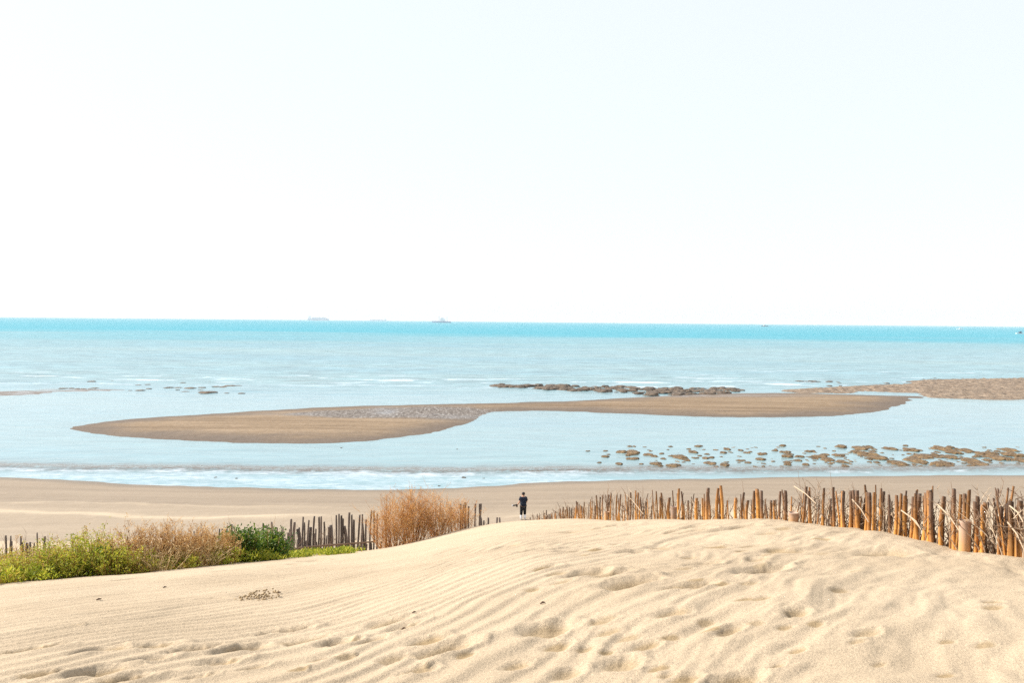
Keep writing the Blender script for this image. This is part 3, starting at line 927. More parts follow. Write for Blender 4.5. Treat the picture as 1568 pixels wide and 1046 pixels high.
while k < 100:
    a = rr.uniform(940, 1568); b_ = rr.uniform(683, 715)
    dens = 0.25 + 0.75 * (a - 940) / 628
    if b_ < 690 and rr.random() > 0.35: continue
    if rr.random() > dens: continue
    w_ = rr.uniform(5, 12); rock(a, b_, w_, near_label(a, b_, w_), G1, tall=rr.uniform(0.7, 1.1)); k += 1
pile = RockPile()
for k in range(130):
    a = 940 + 628 * rr.random() ** 0.7; b_ = rr.uniform(685, 715)
    pile.add(a, b_, rr.uniform(3.5, 8.5), ROCKS, rr.uniform(0.5, 0.8))
pile.build('shallows_stones', M_ROCK, 'scatter of little brown stones between the rocks of the near reef')
for px_, py_, w_, l_ in [(330.5, 731.5, 5.5, 'small dark stone on the swash at the left, nearer its left neighbourless end'), (362, 733, 5, None), (710, 731.5, 7, None), (741, 733, 4, None), (672, 744.5, 5, None), (523, 686, 4, None), (700, 688, 4, None)]:
    lb = {330.5: 'small dark stone, left of two lying in the left foam', 362: 'small dark stone, right of two lying in the left foam', 710: 'dark stone in the shallow water above the dry orange shrub',
          741: 'tiny dark stone right of the stone above the orange shrub', 672: 'dark stone at the waterline just above the dry orange shrub', 523: 'tiny dark stone below the long sandbar', 700: 'tiny dark stone in the lagoon off the sandbar bay'}[px_]
    rock(px_, py_, w_, lb, 'single dark stones in the shallows', DROCKS, 1.0)
G2 = 'dark rocks of the far reef'
rr = random.Random(9)
far_r = []
for i in range(190):
    a = 755 + 380 * rr.random() ** 0.85
    c = np.interp(a, [755, 850, 960, 1010, 1060, 1135], [591.5, 594, 597.5, 602, 600, 598.5])
    hw = np.interp(a, [755, 850, 980, 1040, 1135], [1.5, 3.6, 5.0, 5.5, 2.5])
    far_r.append((a, c + rr.uniform(-hw, hw), rr.uniform(6, 21), rr.uniform(0.5, 1.1)))
far_r.sort(key=lambda q: -q[2])
pile = RockPile()
for i, (a, b_, w_, t_) in enumerate(far_r):
    if i < 40:
        c = np.interp(a, [755, 850, 960, 1010, 1060, 1135], [591.5, 594, 597.5, 602, 600, 598.5])
        col = ['at the pointed left tip', 'in the thin left part', 'left of the middle', 'in the middle', 'right of the middle', 'in the thick right part', 'at the right end'][min(6, int((a - 755) / 55))]
        row = 'on the seaward side' if b_ < c - 1 else 'on the sandbar side' if b_ > c + 1 else 'in the thick'
        rock(a, b_, w_, f"dark {'wide' if w_ > 18.5 else 'craggy'} rock {row} of the far reef, {col}", G2, DROCKS, t_)
    else: pile.add(a, b_, w_, DROCKS, t_)
pile.build('reef_stones', M_DROCK, 'jumble of dark stones between the larger rocks of the far reef')
pile = RockPile()
for i in range(16):
    pile.add(rr.uniform(1215, 1290), rr.uniform(583.5, 587), rr.uniform(5, 10), DROCKS, 0.5)
for i in range(150):
    a = rr.uniform(1240, 1566); b_ = rr.uniform(581, 609)
    if poly_sd(BANK, *[np.array([[q]]) for q in at_z(np.array(a), np.array(b_))[:2]])[0, 0] < -1.0: continue
    pile.add(a, b_ - 1.5, rr.uniform(3, 8), DROCKS, 0.8)
pile.build('bank_stones', M_DROCK, 'loose brown stones strewn over and beside the far gravel bank')
G3 = 'flat dark rocks off the left sandbar'
left_r = [(96, 595, 13), (110, 594.5, 8), (118, 595.5, 8), (128, 595.5, 8), (144, 595, 14), (140, 584.5, 12), (172, 583.5, 6), (199, 598, 6), (216, 598, 14), (228, 595.5, 9), (212, 590, 9), (226, 589, 8), (258, 594, 12), (273, 594, 12), (272, 597, 6), (291, 595, 20), (284, 600, 12), (309, 594, 12), (308, 597, 10),
          (318, 601.5, 26), (330, 592.5, 12), (342, 593, 14), (352, 591.5, 20), (366, 591, 10), (370, 602.5, 11), (347, 602, 8), (384, 590.5, 5), (300, 584, 8), (321, 584.5, 6), (281, 586, 8), (398, 590, 4)]
for i, (a, b_, w_) in enumerate(left_r):
    lb = f"{'wide' if w_ > 13 else 'small'} flat dark rock {'by the mud bar' if a < 180 else 'left of the surf cluster' if a < 245 else 'in the left half of the surf cluster' if a < 315 else 'in the right half of the surf cluster'}, {'seaward side' if b_ < 592 else 'centre' if b_ < 597 else 'shore side'}"
    if i == 19: lb = 'longest flat dark rock, lowest in the left surf'
    if i == 0: lb = 'leftmost flat dark rock beside the grey mud bar'
    rock(a, b_, w_, lb, G3, DROCKS, 0.42, depth=1.0)

# ------------------------------------------------------------------ bamboo stake fences
def stake_mesh(seed, mat, nodes=True, cut=True):
    r = random.Random(seed)
    n = 7; V = []; Fc = []
    zs = [0.0]
    z = r.uniform(0.08, 0.2)
    rings = []
    while z < 0.93:
        if nodes: rings += [(z - 0.008, 1.0), (z, 1.13), (z + 0.008, 0.99)]
        else: rings += [(z, r.uniform(0.9, 1.08))]
        z += r.uniform(0.2, 0.3)
    prof = [(0.0, 1.05)] + rings + [(1.0, 0.88)]
    bx, by = r.uniform(-0.5, 0.5), r.uniform(-0.5, 0.5)
    tilt = r.uniform(-0.8, 0.8)
    for i, (zz, k) in enumerate(prof):
        ox = bx * math.sin(zz * 3); oy = by * math.sin(zz * 2.5)
        for q in range(n):
            a = 2 * math.pi * q / n
            x = 0.5 * k * math.cos(a); y = 0.5 * k * math.sin(a)
            V.append((x + ox, y + oy, zz + (0.03 * tilt * x if i == len(prof) - 1 else 0)))
    for i in range(len(prof) - 1):
        for q in range(n):
            a = i * n + q; c = i * n + (q + 1) % n
            Fc.append((a, c, c + n, a + n))
    Fc.append(tuple((len(prof) - 1) * n + q for q in range(n)))
    me = mesh_from('stake', V, Fc, True); me.materials.append(mat)
    return me
STAKES = [stake_mesh(i, M_BAMBOO) for i in range(12)]
STICKS = [stake_mesh(50 + i, M_BAMBOO, False) for i in range(6)]
GSTAKES = [stake_mesh(80 + i, M_GREYSTAKE, False) for i in range(10)]

FL = np.array([(1900, 5.2), (1640, 6.7), (1568, 7.35), (1470, 8.15), (1290, 9.95), (1213, 11.15), (1100, 13.6), (1030, 15.6), (930, 20.0), (870, 24.0), (806, 29.0)], float)[::-1]
def fence_xy(px, table=FL):
    y = np.interp(px, table[:, 0], table[:, 1])
    d = ray(px, 800.0)
    return float(d[0] / d[1] * y), float(y)

def put_stake(parent, x, y, g, h, dia, lx, ly, meshes, r):
    o = bpy.data.objects.new('stake', r.choice(meshes)); COL.objects.link(o)
    o.parent = parent
    base = Vector(parent.location)
    o.location = Vector((x, y, g - 0.12)) - base
    o.scale = (dia, dia, h + 0.12)
    o.rotation_euler = (ly, lx, r.uniform(0, 6.28))
    return o

r = random.Random(21)
fx, fy = fence_xy(1213)
fence = empty('bamboo_fence', (fx, fy, ground(fx, fy)), 'half buried fence of orange bamboo stakes and twigs along the dune crest', 'fence')
HT = np.array([(806, 0.46), (840, 0.50), (870, 0.54), (900, 0.55), (950, 0.68), (1000, 0.60), (1060, 0.48), (1100, 0.50), (1140, 0.38), (1180, 0.36), (1215, 0.40), (1250, 0.47), (1300, 0.50), (1400, 0.54), (1480, 0.56), (1568, 0.64), (1650, 0.66)], float)
stk = []
# traced heavy stakes in front: (column, width in px, top row)
TR = [(1561, 11, 768), (1552, 11, 770), (1545, 8, 768), (1531, 7, 776), (1536, 9, 772), (1494, 8, 769), (1500, 9, 770), (1505, 7, 774), (1484, 7, 750), (1475, 8, 757), (1463, 8, 750), (1456, 6, 762), (1442, 8, 760), (1429, 8, 755), (1422, 10, 752), (1413, 9, 756),
      (1408, 7, 757), (1400, 9, 756), (1394, 7, 760), (1388, 8, 759), (1376, 6, 756), (1370, 7, 758), (1363, 5, 759), (1348, 5, 749), (1337, 6, 753), (1330, 8, 755), (1324, 6, 754), (1315, 8, 752), (1309, 6, 752), (1301, 7, 752), (1296, 6, 753), (1290, 7, 752),
      (1203, 7, 752), (1194, 5, 753), (1188, 5, 767), (1180, 5, 767), (1168, 6, 752), (1162, 8, 750), (1155, 6, 753), (1145, 6, 766), (1136, 5, 755), (1128, 6, 762), (1106, 6, 744), (1099, 6, 748), (1083, 7, 747), (1067, 6, 763), (1040, 5, 749), (1025, 6, 763), (1010, 5, 764),
      (1240, 5, 751), (1228, 5, 745), (1262, 5, 748), (1274, 4, 747)]
for px, w_, top in TR:
    stk.append((px + r.uniform(-0.5, 0.5), w_, top, True))
px = 1760.0
while px > 808:
    dens = np.interp(px, [808, 860, 900, 1000, 1100, 1568], [1.3, 1.6, 2.0, 2.6, 5.6, 8.4])
    px -= dens * r.uniform(0.5, 1.5)
    stk.append((px, None, None, False))
stk = stk[:297]
xs = []; ys_ = []
for s_ in stk:
    a, b_ = fence_xy(s_[0]); off = 0 if s_[3] else r.uniform(-0.03, 0.22)
    xs.append(a + off * 0.5); ys_.append(b_ + off)
gs = ground_n(xs, ys_)
for (px, w_, top, tr), x, y, g in zip(stk, xs, ys_, gs):
    if tr:
        p = at_y(np.array(px), np.array(float(top)), np.array(y))
        h = max(0.15, p[2] - g); dia = w_ * y / F * 0.80
        put_stake(fence, x, y, g, h, dia, r.gauss(0, 0.035), r.gauss(0, 0.03), STAKES, r)
    else:
        h = float(np.interp(px, HT[:, 0], HT[:, 1])) * r.uniform(0.62, 1.12)
        thin = r.random() < (0.75 if px > 1050 else 0.5)
        dia = r.uniform(0.014, 0.024) if thin else r.uniform(0.026, 0.046)
        put_stake(fence, x, y, g, h, dia, r.gauss(0, 0.09 if thin else 0.05), r.gauss(0, 0.06), STICKS if thin else STAKES, r)
# thick cut bamboo posts
def cut_post():
    n = 14; V = []; Fc = []
    prof = [(0.0, 0.98), (0.25, 1.0), (0.5, 0.99), (0.8, 1.02), (0.93, 1.02), (0.95, 1.08), (1.0, 1.08), (1.0, 0.86), (0.96, 0.84)]
    for zz, k in prof:
        for q in range(n):
            a = 2 * math.pi * q / n; V.append((0.5 * k * math.cos(a), 0.5 * k * math.sin(a), zz))
    for i in range(len(prof) - 1):
        for q in range(n):
            a = i * n + q; c = i * n + (q + 1) % n; Fc.append((a, c, c + n, a + n))
    Fc.append(tuple((len(prof) - 1) * n + q for q in range(n)))
    me = mesh_from('post', V, Fc, True); me.materials.append(M_POST); return me
PM = cut_post()
for px, w_, top in [(1470.5, 17, 797), (1213, 15, 785), (1031, 9, 776), (929, 7, 784)]:
    x, y = fence_xy(px); y -= 0.12; x -= 0.02
    g = ground(x, y)
    p = at_y(np.array(px), np.array(float(top)), np.array(y))
    o = bpy.data.objects.new('post', PM); COL.objects.link(o); o.parent = fence
    o.location = Vector((x, y, g - 0.1)) - Vector(fence.location)
    dia = w_ * y / F
    o.scale = (dia, dia, p[2] - g + 0.1); o.rotation_euler = (0, 0.02, r.uniform(0, 6))
    o['label'] = 'short thick cut bamboo post'
# brushwood woven between the stakes
def twig(mb, p, d, L, r0, rnd, depth, tint):
    pts = [Vector(p)]; d = Vector(d).normalized(); n = 4
    for i in range(n):
        d = (d + Vector((rnd.gauss(0, 0.16), rnd.gauss(0, 0.16), rnd.gauss(0.02, 0.12)))).normalized()
        pts.append(pts[-1] + d * (L / n))
    mb.tube(pts, [r0 * (1 - 0.75 * i / n) for i in range(n + 1)], 3, tint)
    if depth:
        for k in range(rnd.randint(2, 4)):
            i = rnd.randint(1, n)
            dd = (d + Vector((rnd.gauss(0, 0.55), rnd.gauss(0, 0.4), rnd.gauss(0.1, 0.35)))).normalized()
            twig(mb, pts[i], dd, L * rnd.uniform(0.2, 0.42), r0 * 0.6, rnd, depth - 1, min(1, max(0, tint + rnd.gauss(0, 0.12))))
mb = MB()
px = 1760.0; bl = []
while px > 812:
    px -= np.interp(px, [812, 1000, 1100, 1210, 1568], [1.0, 1.4, 1.7, 1.2, 1.25]) * r.uniform(0.4, 1.6)
    bl.append(px)
bx = []; by = []
for px in bl:
    a, b_ = fence_xy(px); o_ = r.uniform(-0.02, 0.30); bx.append(a + 0.4 * o_); by.append(b_ + o_)
bg_ = ground_n(bx, by)
for px, x, y, g in zip(bl, bx, by, bg_):
    h = float(np.interp(px, HT[:, 0], HT[:, 1]))
    dense = 1.2 if (1225 < px < 1285 or px < 1000) else 1.0 if px > 1480 else 0.85
    twig(mb, Vector((x, y, g - 0.05)) - fence.location, (r.gauss(0, 0.22), r.gauss(0, 0.15), 1), h * r.uniform(0.5, 1.02) * dense, r.uniform(0.005, 0.012) * (1 + 0.03 * max(0, y - 12)), r, 2 if y < 13 else 1, min(1, max(0, r.gauss(0.55, 0.28))))
for px0, py0, px1, py1 in [(1392, 790, 1410, 811), (1435, 772, 1470, 815), (1380, 782, 1408, 808), (1543, 800, 1568, 842), (1546, 775, 1567, 800), (1305, 765, 1330, 800), (960, 758, 985, 788), (1216, 745, 1250, 772)]:
    x0, y0 = fence_xy(px0); x1, y1 = fence_xy(px1)
    a = at_y(np.array(float(px0)), np.array(float(py0)), np.array(y0 - 0.09)); b_ = at_y(np.array(float(px1)), np.array(float(py1)), np.array(y1 - 0.09))
    A = Vector(a) - fence.location; B = Vector(b_) - fence.location
    mid = (A + B) / 2 + Vector((0, -0.02, 0.02))
    mb.tube([A, mid, B], [0.009, 0.008, 0.006], 4, 0.95)
for px0, py0 in [(1222, 722), (1271, 722), (1136, 735), (1305, 738), (1349, 740), (1456, 738), (1361, 752)]:   # long whips sticking up
    x0, y0 = fence_xy(px0); g = ground(x0, y0 + 0.15)
    a = at_y(np.array(float(px0)), np.array(float(py0)), np.array(y0 + 0.15))
    A = Vector((a[0] + 0.05, y0 + 0.15, g)) - fence.location; B = Vector(a) - fence.location
    mb.tube([A, (A + B) / 2 + Vector((0.03, 0, 0)), B], [0.006, 0.004, 0.002], 3, 0.45)
o = mb.build('brushwood', M_TWIG, fence); o['kind'] = 'stuff'

# grey fence to the left of the person
FG = np.array([(-120, 16.5), (0, 18.0), (250, 20.5), (430, 23.2), (575, 26.2), (690, 28.2), (775, 29.6)], float)
r = random.Random(33)
fx, fy = fence_xy(500, FG)
gfence = empty('stake_fence', (fx, fy, ground(fx, fy)), 'weathered grey stake fence running behind the green and dry plants', 'fence')
gs_ = [(447, 5, 795), (449, 6, 800), (456, 8, 811), (462, 4, 792), (464, 4, 800), (470, 4, 797), (474, 7, 808), (478, 4, 790), (481, 4, 793), (486, 4, 791), (490, 4, 791), (494, 4, 800), (502, 5, 808), (508, 8, 805), (514, 4, 789), (518, 4, 788), (521, 5, 790), (524, 4, 795),
       (528, 7, 806), (534, 5, 785), (537, 4, 789), (541, 5, 797), (546, 4, 788), (551, 4, 788), (556, 5, 800), (560, 4, 795), (566, 4, 783), (571, 4, 782), (577, 4, 786), (704, 4, 772), (708, 4, 774), (713, 5, 770), (717, 4, 776), (726, 4, 772), (733, 4, 771), (736, 5, 771), (738, 5, 793), (745, 4, 793), (762, 4, 793), (765, 4, 793),
       (3, 4, 820), (10, 3, 825), (17, 3, 832), (20, 3, 830), (27, 3, 831), (31, 4, 821), (39, 3, 832), (44, 3, 832), (55, 3, 816), (63, 4, 822), (13, 3, 821), (295, 3, 814), (332, 3, 810), (337, 3, 810), (343, 3, 806), (353, 4, 804), (384, 3, 808), (402, 4, 801), (409, 3, 805), (415, 4, 800), (430, 4, 815), (438, 4, 816), (424, 3, 808)]
for q in range(150):
    gs_.append((r.uniform(-60, 770) if q % 3 else r.uniform(280, 580), r.uniform(2.5, 4.6), None))
pos = []
for a, w_, top in gs_:
    x, y = fence_xy(a, FG); y += r.uniform(0, 0.15) if top else r.uniform(0.1, 0.4); pos.append((x, y))
gg = ground_n([p[0] for p in pos], [p[1] for p in pos])
for (a, w_, top), (x, y), g in zip(gs_, pos, gg):
    if top:
        p = at_y(np.array(float(a)), np.array(float(top)), np.array(y)); h = max(0.2, p[2] - g)
    else: h = r.uniform(0.35, 0.75) * (0.4 if a > 745 else 1)
    put_stake(gfence, x, y, g, h, 0.72 * w_ * y / F, r.gauss(0, 0.03), r.gauss(0, 0.03), GSTAKES, r)
mb = MB()
pts = []
for a, b_ in [(440, 843), (470, 838), (500, 835.5), (535, 833), (572, 830)]:
    x, y = fence_xy(a, FG); p = at_y(np.array(float(a)), np.array(float(b_)), np.array(y - 0.12)); pts.append(Vector(p) - gfence.location)
mb.tube(pts, [0.035, 0.03, 0.034, 0.03, 0.028], 6, 0.55, True)
mb.build('rail', M_TWIG, gfence)
mb = MB()
for q in range(260):
    a = r.uniform(-40, 770); x, y = fence_xy(a, FG); y += r.uniform(0, 0.4)
    bl = 0.5 if a > 740 else 1
    twig(mb, Vector((x, y, ground_base(np.array([x]), np.array([y]))[0])) - gfence.location, (r.gauss(0, 0.25), r.gauss(0, 0.15), 1), r.uniform(0.4, 0.95) * bl, r.uniform(0.005, 0.009), r, 1, r.uniform(0.1, 0.7))
o = mb.build('brushwood', M_TWIG, gfence); o['kind'] = 'stuff'

# ------------------------------------------------------------------ plants
def base_at(px, y):
    d = ray(float(px), 850.0); x = float(d[0] / d[1] * y)
    return Vector((x, y, ground(x, y)))

def leafy(name, px, y, W, H, D, nst, nlf, mat, label, group, L=0.05, seed=0, spike=0.0, cat='shrub', tint=(0.2, 0.75), seedheads=False):
    r = random.Random(seed + int(px)); b = base_at(px, y)
    t = empty(name, b, label, cat, group)
    st = MB(); lf = MB()
    lean0 = r.uniform(-0.1, 0.1)
    for s_ in range(nst):
        a = r.uniform(0, 6.283); q = math.sqrt(r.random())
        x0, y0 = 0.75 * q * W / 2 * math.cos(a), 0.75 * q * D / 2 * math.sin(a)
        hh = H * (1 - 0.45 * q * q) * r.uniform(0.65, 1.08) * (1 + (spike if r.random() < 0.3 else 0))
        dx, dy = lean0 * hh + r.gauss(0, 0.16) * W * 0.4 + 0.22 * W * q * math.cos(a), r.gauss(0, 0.12) * D + 0.2 * D * q * math.sin(a)
        g = 0.0
        pts = [Vector((x0 + dx * u ** 1.5, y0 + dy * u ** 1.5, g + hh * u)) for u in (0, 0.35, 0.7, 1)]
        tn = r.uniform(*tint)
        st.tube([p_ - Vector((0, 0, 0.06 if i == 0 else 0)) for i, p_ in enumerate(pts)], [0.007, 0.006, 0.004, 0.002], 3, r.uniform(0.2, 0.7))
        for k in range(nlf):
            u = r.random() ** 0.75
            i = min(2, int(u * 3)); f = u * 3 - i
            p = pts[i].lerp(pts[i + 1], f)
            dr = Vector((r.gauss(0, 1), r.gauss(0, 1), r.gauss(0.35, 0.6))).normalized()
            p = p + dr * (L * r.uniform(0.0, 1.6))
            lf.leaf(p, dr, Vector((r.gauss(0, 1), r.gauss(0, 1), r.gauss(0, 0.4))), L * r.uniform(0.6, 1.3), L * r.uniform(0.35, 0.6), min(1, max(0, tn + r.gauss(0, 0.16))))
    st.build('stem', M_WEED, t); lf.build('foliage', mat, t)
    return t

def dry_plant(name, px, y, W, H, D, nst, br, mat, label, group, seed=0, r0=0.006, curl=0.25, bits=3, cat='plant', up=0.0):
    r = random.Random(seed + int(px)); b = base_at(px, y)
    t = empty(name, b, label, cat, group)
    st = MB(); sd = MB()
    for s_ in range(nst):
        a = r.uniform(0, 6.283); q = math.sqrt(r.random())
        x0, y0 = 0.42 * q * W / 2 * math.cos(a), 0.42 * q * D / 2 * math.sin(a)
        hh = H * (1 - 0.35 * q ** 2.5) * r.uniform(0.55, 1.03)
        ex, ey = x0 * (2.4 - up) + r.gauss(0, 0.10) * W, y0 * (2.4 - up) + r.gauss(0, 0.10) * D
        pts = []
        wob = (r.gauss(0, curl * 0.12 * H), r.gauss(0, curl * 0.12 * H))
        for u in (0, 0.25, 0.5, 0.75, 1):
            pts.append(Vector((x0 + (ex - x0) * u + wob[0] * math.sin(u * 5), y0 + (ey - y0) * u + wob[1] * math.sin(u * 4), hh * u ** 0.95 - (0.05 if u == 0 else 0))))
        tn = min(1, max(0, r.gauss(0.55, 0.2)))
        st.tube(pts, [r0, r0 * 0.85, r0 * 0.7, r0 * 0.5, r0 * 0.25], 3, tn)
        for k in range(br):
            u = r.uniform(0.2, 0.98); i = min(3, int(u * 4)); p = pts[i].lerp(pts[i + 1], u * 4 - i)
            d = Vector((r.gauss(0, 0.6), r.gauss(0, 0.6), r.uniform(0.25, 1.0))).normalized()
            L = H * r.uniform(0.08, 0.22)
            m_ = p + d * L * 0.5 + Vector((r.gauss(0, 0.02), r.gauss(0, 0.02), 0)); e = p + d * L + Vector((0, 0, 0.04 * H * curl))
            st.tube([p, m_, e], [r0 * 0.5, r0 * 0.4, r0 * 0.2], 3, min(1, max(0, tn + r.gauss(0.08, 0.15))))
            for j in range(bits):
                pp = p.lerp(e, r.uniform(0.3, 1.0)); dd = Vector((r.gauss(0, 1), r.gauss(0, 1), r.gauss(0, 0.8))).normalized()
                sd.leaf(pp, dd, (r.gauss(0, 1), r.gauss(0, 1), 0.3), r.uniform(0.02, 0.05), r.uniform(0.008, 0.018), min(1, max(0, tn + r.gauss(0.15, 0.2))))
    st.build('stem', mat, t)
    if bits: sd.build('dry_leaves', mat, t)
    return t

# the big dry orange shrub in front of the grey fence (three clumps that grow apart)
GD = 'dry orange shrubs by the grey fence'
dry_plant('dry_shrub', 598, 22.8, 1.6, 1.62, 1.2, 102, 10, M_DRY, 'tall bright orange dry shrub, leftmost of the dry clump', GD, 1, 0.0065, bits=2, up=0.05, cat='shrub', curl=0.5)
dry_plant('dry_shrub', 632, 23.4, 1.6, 1.82, 1.2, 102, 10, M_DRY, 'tallest orange dry shrub in the middle of the dry clump', GD, 2, 0.0065, bits=2, up=0.05, cat='shrub', curl=0.5)
dry_plant('dry_shrub', 668, 23.9, 1.5, 1.42, 1.1, 85, 10, M_DRY, 'rounded orange dry shrub right of the tallest one', GD, 3, 0.0065, bits=2, up=0.0, cat='shrub', curl=0.5)
dry_plant('dry_shrub', 702, 24.4, 1.2, 1.05, 0.9, 51, 10, M_DRY, 'low loose orange dry shrub at the right end of the dry clump', GD, 4, 0.006, up=0.0, cat='shrub', curl=0.5)
# dry brown weeds
GW = 'dry brown weeds among the green plants'
for i, (px, y, W, H, n, lb) in enumerate([(196, 14.6, 0.8, 0.98, 52, 'dry brown weed with dark seed heads, leftmost of the dry weeds'), (226, 14.9, 0.9, 0.95, 60, 'dense dry brown weed right of the leftmost dry weed'),
        (262, 15.2, 0.9, 1.0, 66, 'reddish brown dry weed in the middle of the weed row'), (296, 15.6, 0.9, 0.92, 56, 'loose dry brown weed with pale stalks beside the middle weed'),
        (322, 16.0, 0.8, 0.88, 52, 'dry brown weed with a tall dark stalk left of the dark green bush'), (345, 16.2, 0.6, 0.7, 44, 'low tan dry weed touching the dark green bush')]):
    dry_plant('dry_weed', px, y, W, H, 0.7, int(n * 1.25), 7, M_WEED, lb, GW, 10 + i, 0.006, 0.35, 4)
for i, (px, y, W, H, lb) in enumerate([(30, 14.0, 1.2, 0.60, 'sparse tan dry grass among the shrubs at the left edge'), (88, 14.3, 1.2, 0.72, 'sparse tan dry grass among the yellow green shrubs'),
        (150, 14.5, 1.1, 0.84, 'sparse tan dry grass beside the small dark green bush'), (240, 14.3, 1.4, 0.72, 'pale dry grass leaning out before the dry weeds'), (310, 15.2, 1.3, 0.66, 'pale dry grass at the foot of the right dry weeds')]):
    dry_plant('dry_grass', px, y, W, H, 0.8, 46, 3, M_DRYGRASS, lb, 'wisps of dry grass among the plants', 90 + i, 0.0045, 0.5, 2, up=0.0)
for px, y, H, lb in [(182, 16.6, 1.02, 'tall thin dark weed stalk standing left of the dry weeds'), (318, 18.2, 0.98, 'tall dark seeding stalk standing just left of the green bush'), (360, 18.8, 0.98, 'tall dark seeding stalk standing behind the dark green bush'),
                     (276, 18.0, 1.02, 'thin tall stalk rising above the middle dry weeds'), (411, 19.5, 0.95, 'pale arching weed stalk right of the dark green bush'), (22, 16.6, 0.72, 'thin dark stalk rising over the plants at the left edge'),
                     (77, 16.8, 0.72, 'thin pinkish stalk rising from the yellow green plants'), (60, 16.8, 0.66, 'thin brown stalk left of the pinkish stalk')]:
    dry_plant('weed_stalk', px, y, 0.28, H, 0.25, 5, 6, M_WEED, lb, 'tall weed stalks', 40, 0.006, 0.2, 5)
# yellow green shrubs
GS = 'yellow green shrubs at the left dune edge'
for i, (px, y, W, H, n, tn, lb) in enumerate([(-30, 13.6, 1.0, 0.42, 34, (0.5, 1.0), 'brownish low shrub at the bottom left edge'), (18, 13.4, 0.9, 0.42, 40, (0.4, 0.95), 'low olive shrub next to the left edge'),
        (62, 13.6, 0.9, 0.48, 52, (0.3, 0.85), 'yellow green shrub standing in front of the leftmost stakes'), (104, 13.9, 0.9, 0.60, 66, (0.3, 0.8), 'bright yellow green shrub with a rounded top'),
        (142, 14.2, 0.85, 0.66, 66, (0.3, 0.85), 'tall yellow green shrub left of the small dark green bush'), (178, 14.1, 0.7, 0.5, 48, (0.4, 0.85), 'low yellow green shrub in front of the dry weeds'),
        (215, 14.3, 0.7, 0.30, 34, (0.4, 0.9), 'low yellow green shrub at the foot of the leftmost dry weeds'), (275, 14.9, 0.7, 0.30, 30, (0.4, 0.95), 'low yellow green shrub at the foot of the middle dry weeds'), (338, 15.9, 0.7, 0.36, 36, (0.35, 0.85), 'low yellow green shrub between the dry weeds and the dark bush'),
        (128, 15.6, 1.0, 0.80, 56, (0.45, 1.0), 'olive brown shrub behind the bright yellow green one'), (60, 16.0, 1.0, 0.55, 40, (0.5, 1.0), 'sparse brownish shrub in front of the leftmost stakes'), (0, 15.6, 1.0, 0.5, 36, (0.5, 1.0), 'sparse brownish shrub at the left edge before the stakes')]):
    leafy('green_shrub', px, y, W, H, 0.8, n, 44, M_LEAF, lb, GS, 0.046, 60 + i, 0.45, tint=tn)
leafy('green_bush', 164, 14.3, 0.42, 0.56, 0.4, 26, 36, M_DLEAF, 'small dark green bush between the yellow shrub and the dry weeds', None, 0.07, 5, 0.1, 'bush', (0.2, 0.8))
leafy('green_bush', 372, 17.0, 0.75, 0.86, 0.7, 64, 50, M_DLEAF, 'dark green glossy bush in front of the grey stakes, left half of the pair', 'dark green bushes before the grey fence', 0.075, 6, 0.1, 'bush', (0.1, 0.75))
leafy('green_bush', 412, 17.8, 0.85, 0.70, 0.7, 60, 50, M_DLEAF, 'lower dark green bush beside the glossy one, right half of the pair', 'dark green bushes before the grey fence', 0.07, 7, 0.15, 'bush', (0.1, 0.8))

# low green ground cover along the dune edge
def ground_cover():
    r = random.Random(77); lf = MB()
    X = []; Y = []; K = []
    for q in range(5200):
        px = r.uniform(-60, 556)
        y0 = np.interp(px, [-60, 0, 250, 430, 575], [12.0, 12.6, 14.8, 17.2, 20.6]); y1 = np.interp(px, [-60, 430, 575], [16.5, 21.2, 23.0])
        u = r.random() ** 1.3
        y = y0 + (y1 - y0) * u + r.gauss(0, 0.12)
        if gn(px * 0.03, y * 0.7) < -0.25 and px > 440: continue
        d = ray(px, 850.0); X.append(float(d[0] / d[1] * y)); Y.append(y); K.append(px)
    G = ground_n(X, Y)
    for x, y, g, px in zip(X, Y, G, K):
        brown = (px < 40) or (190 < px < 345)
        if 190 < px < 350 and r.random() < 0.4: continue
        hh = (0.10 if px > 430 else 0.20) * (0.4 + 1.2 * max(0, 0.5 + gn(px * 0.05, y * 1.3)))
        for k in range(5):
            d = Vector((r.gauss(0, 0.7), r.gauss(0, 0.7), r.uniform(0.3, 1.2))).normalized()
            tn = r.uniform(0.45, 1.0) if brown and r.random() < 0.7 else r.uniform(0.1, 0.8)
            lf.leaf((x + r.gauss(0, 0.04), y + r.gauss(0, 0.04), g + r.uniform(0, hh)), d, (r.gauss(0, 1), r.gauss(0, 1), 0), r.uniform(0.05, 0.11), r.uniform(0.016, 0.034), tn)
    tag(lf.build('ground_cover', M_LEAF), 'low green and yellow creeping plants along the dune edge', 'ground cover', None, 'stuff')
ground_cover()

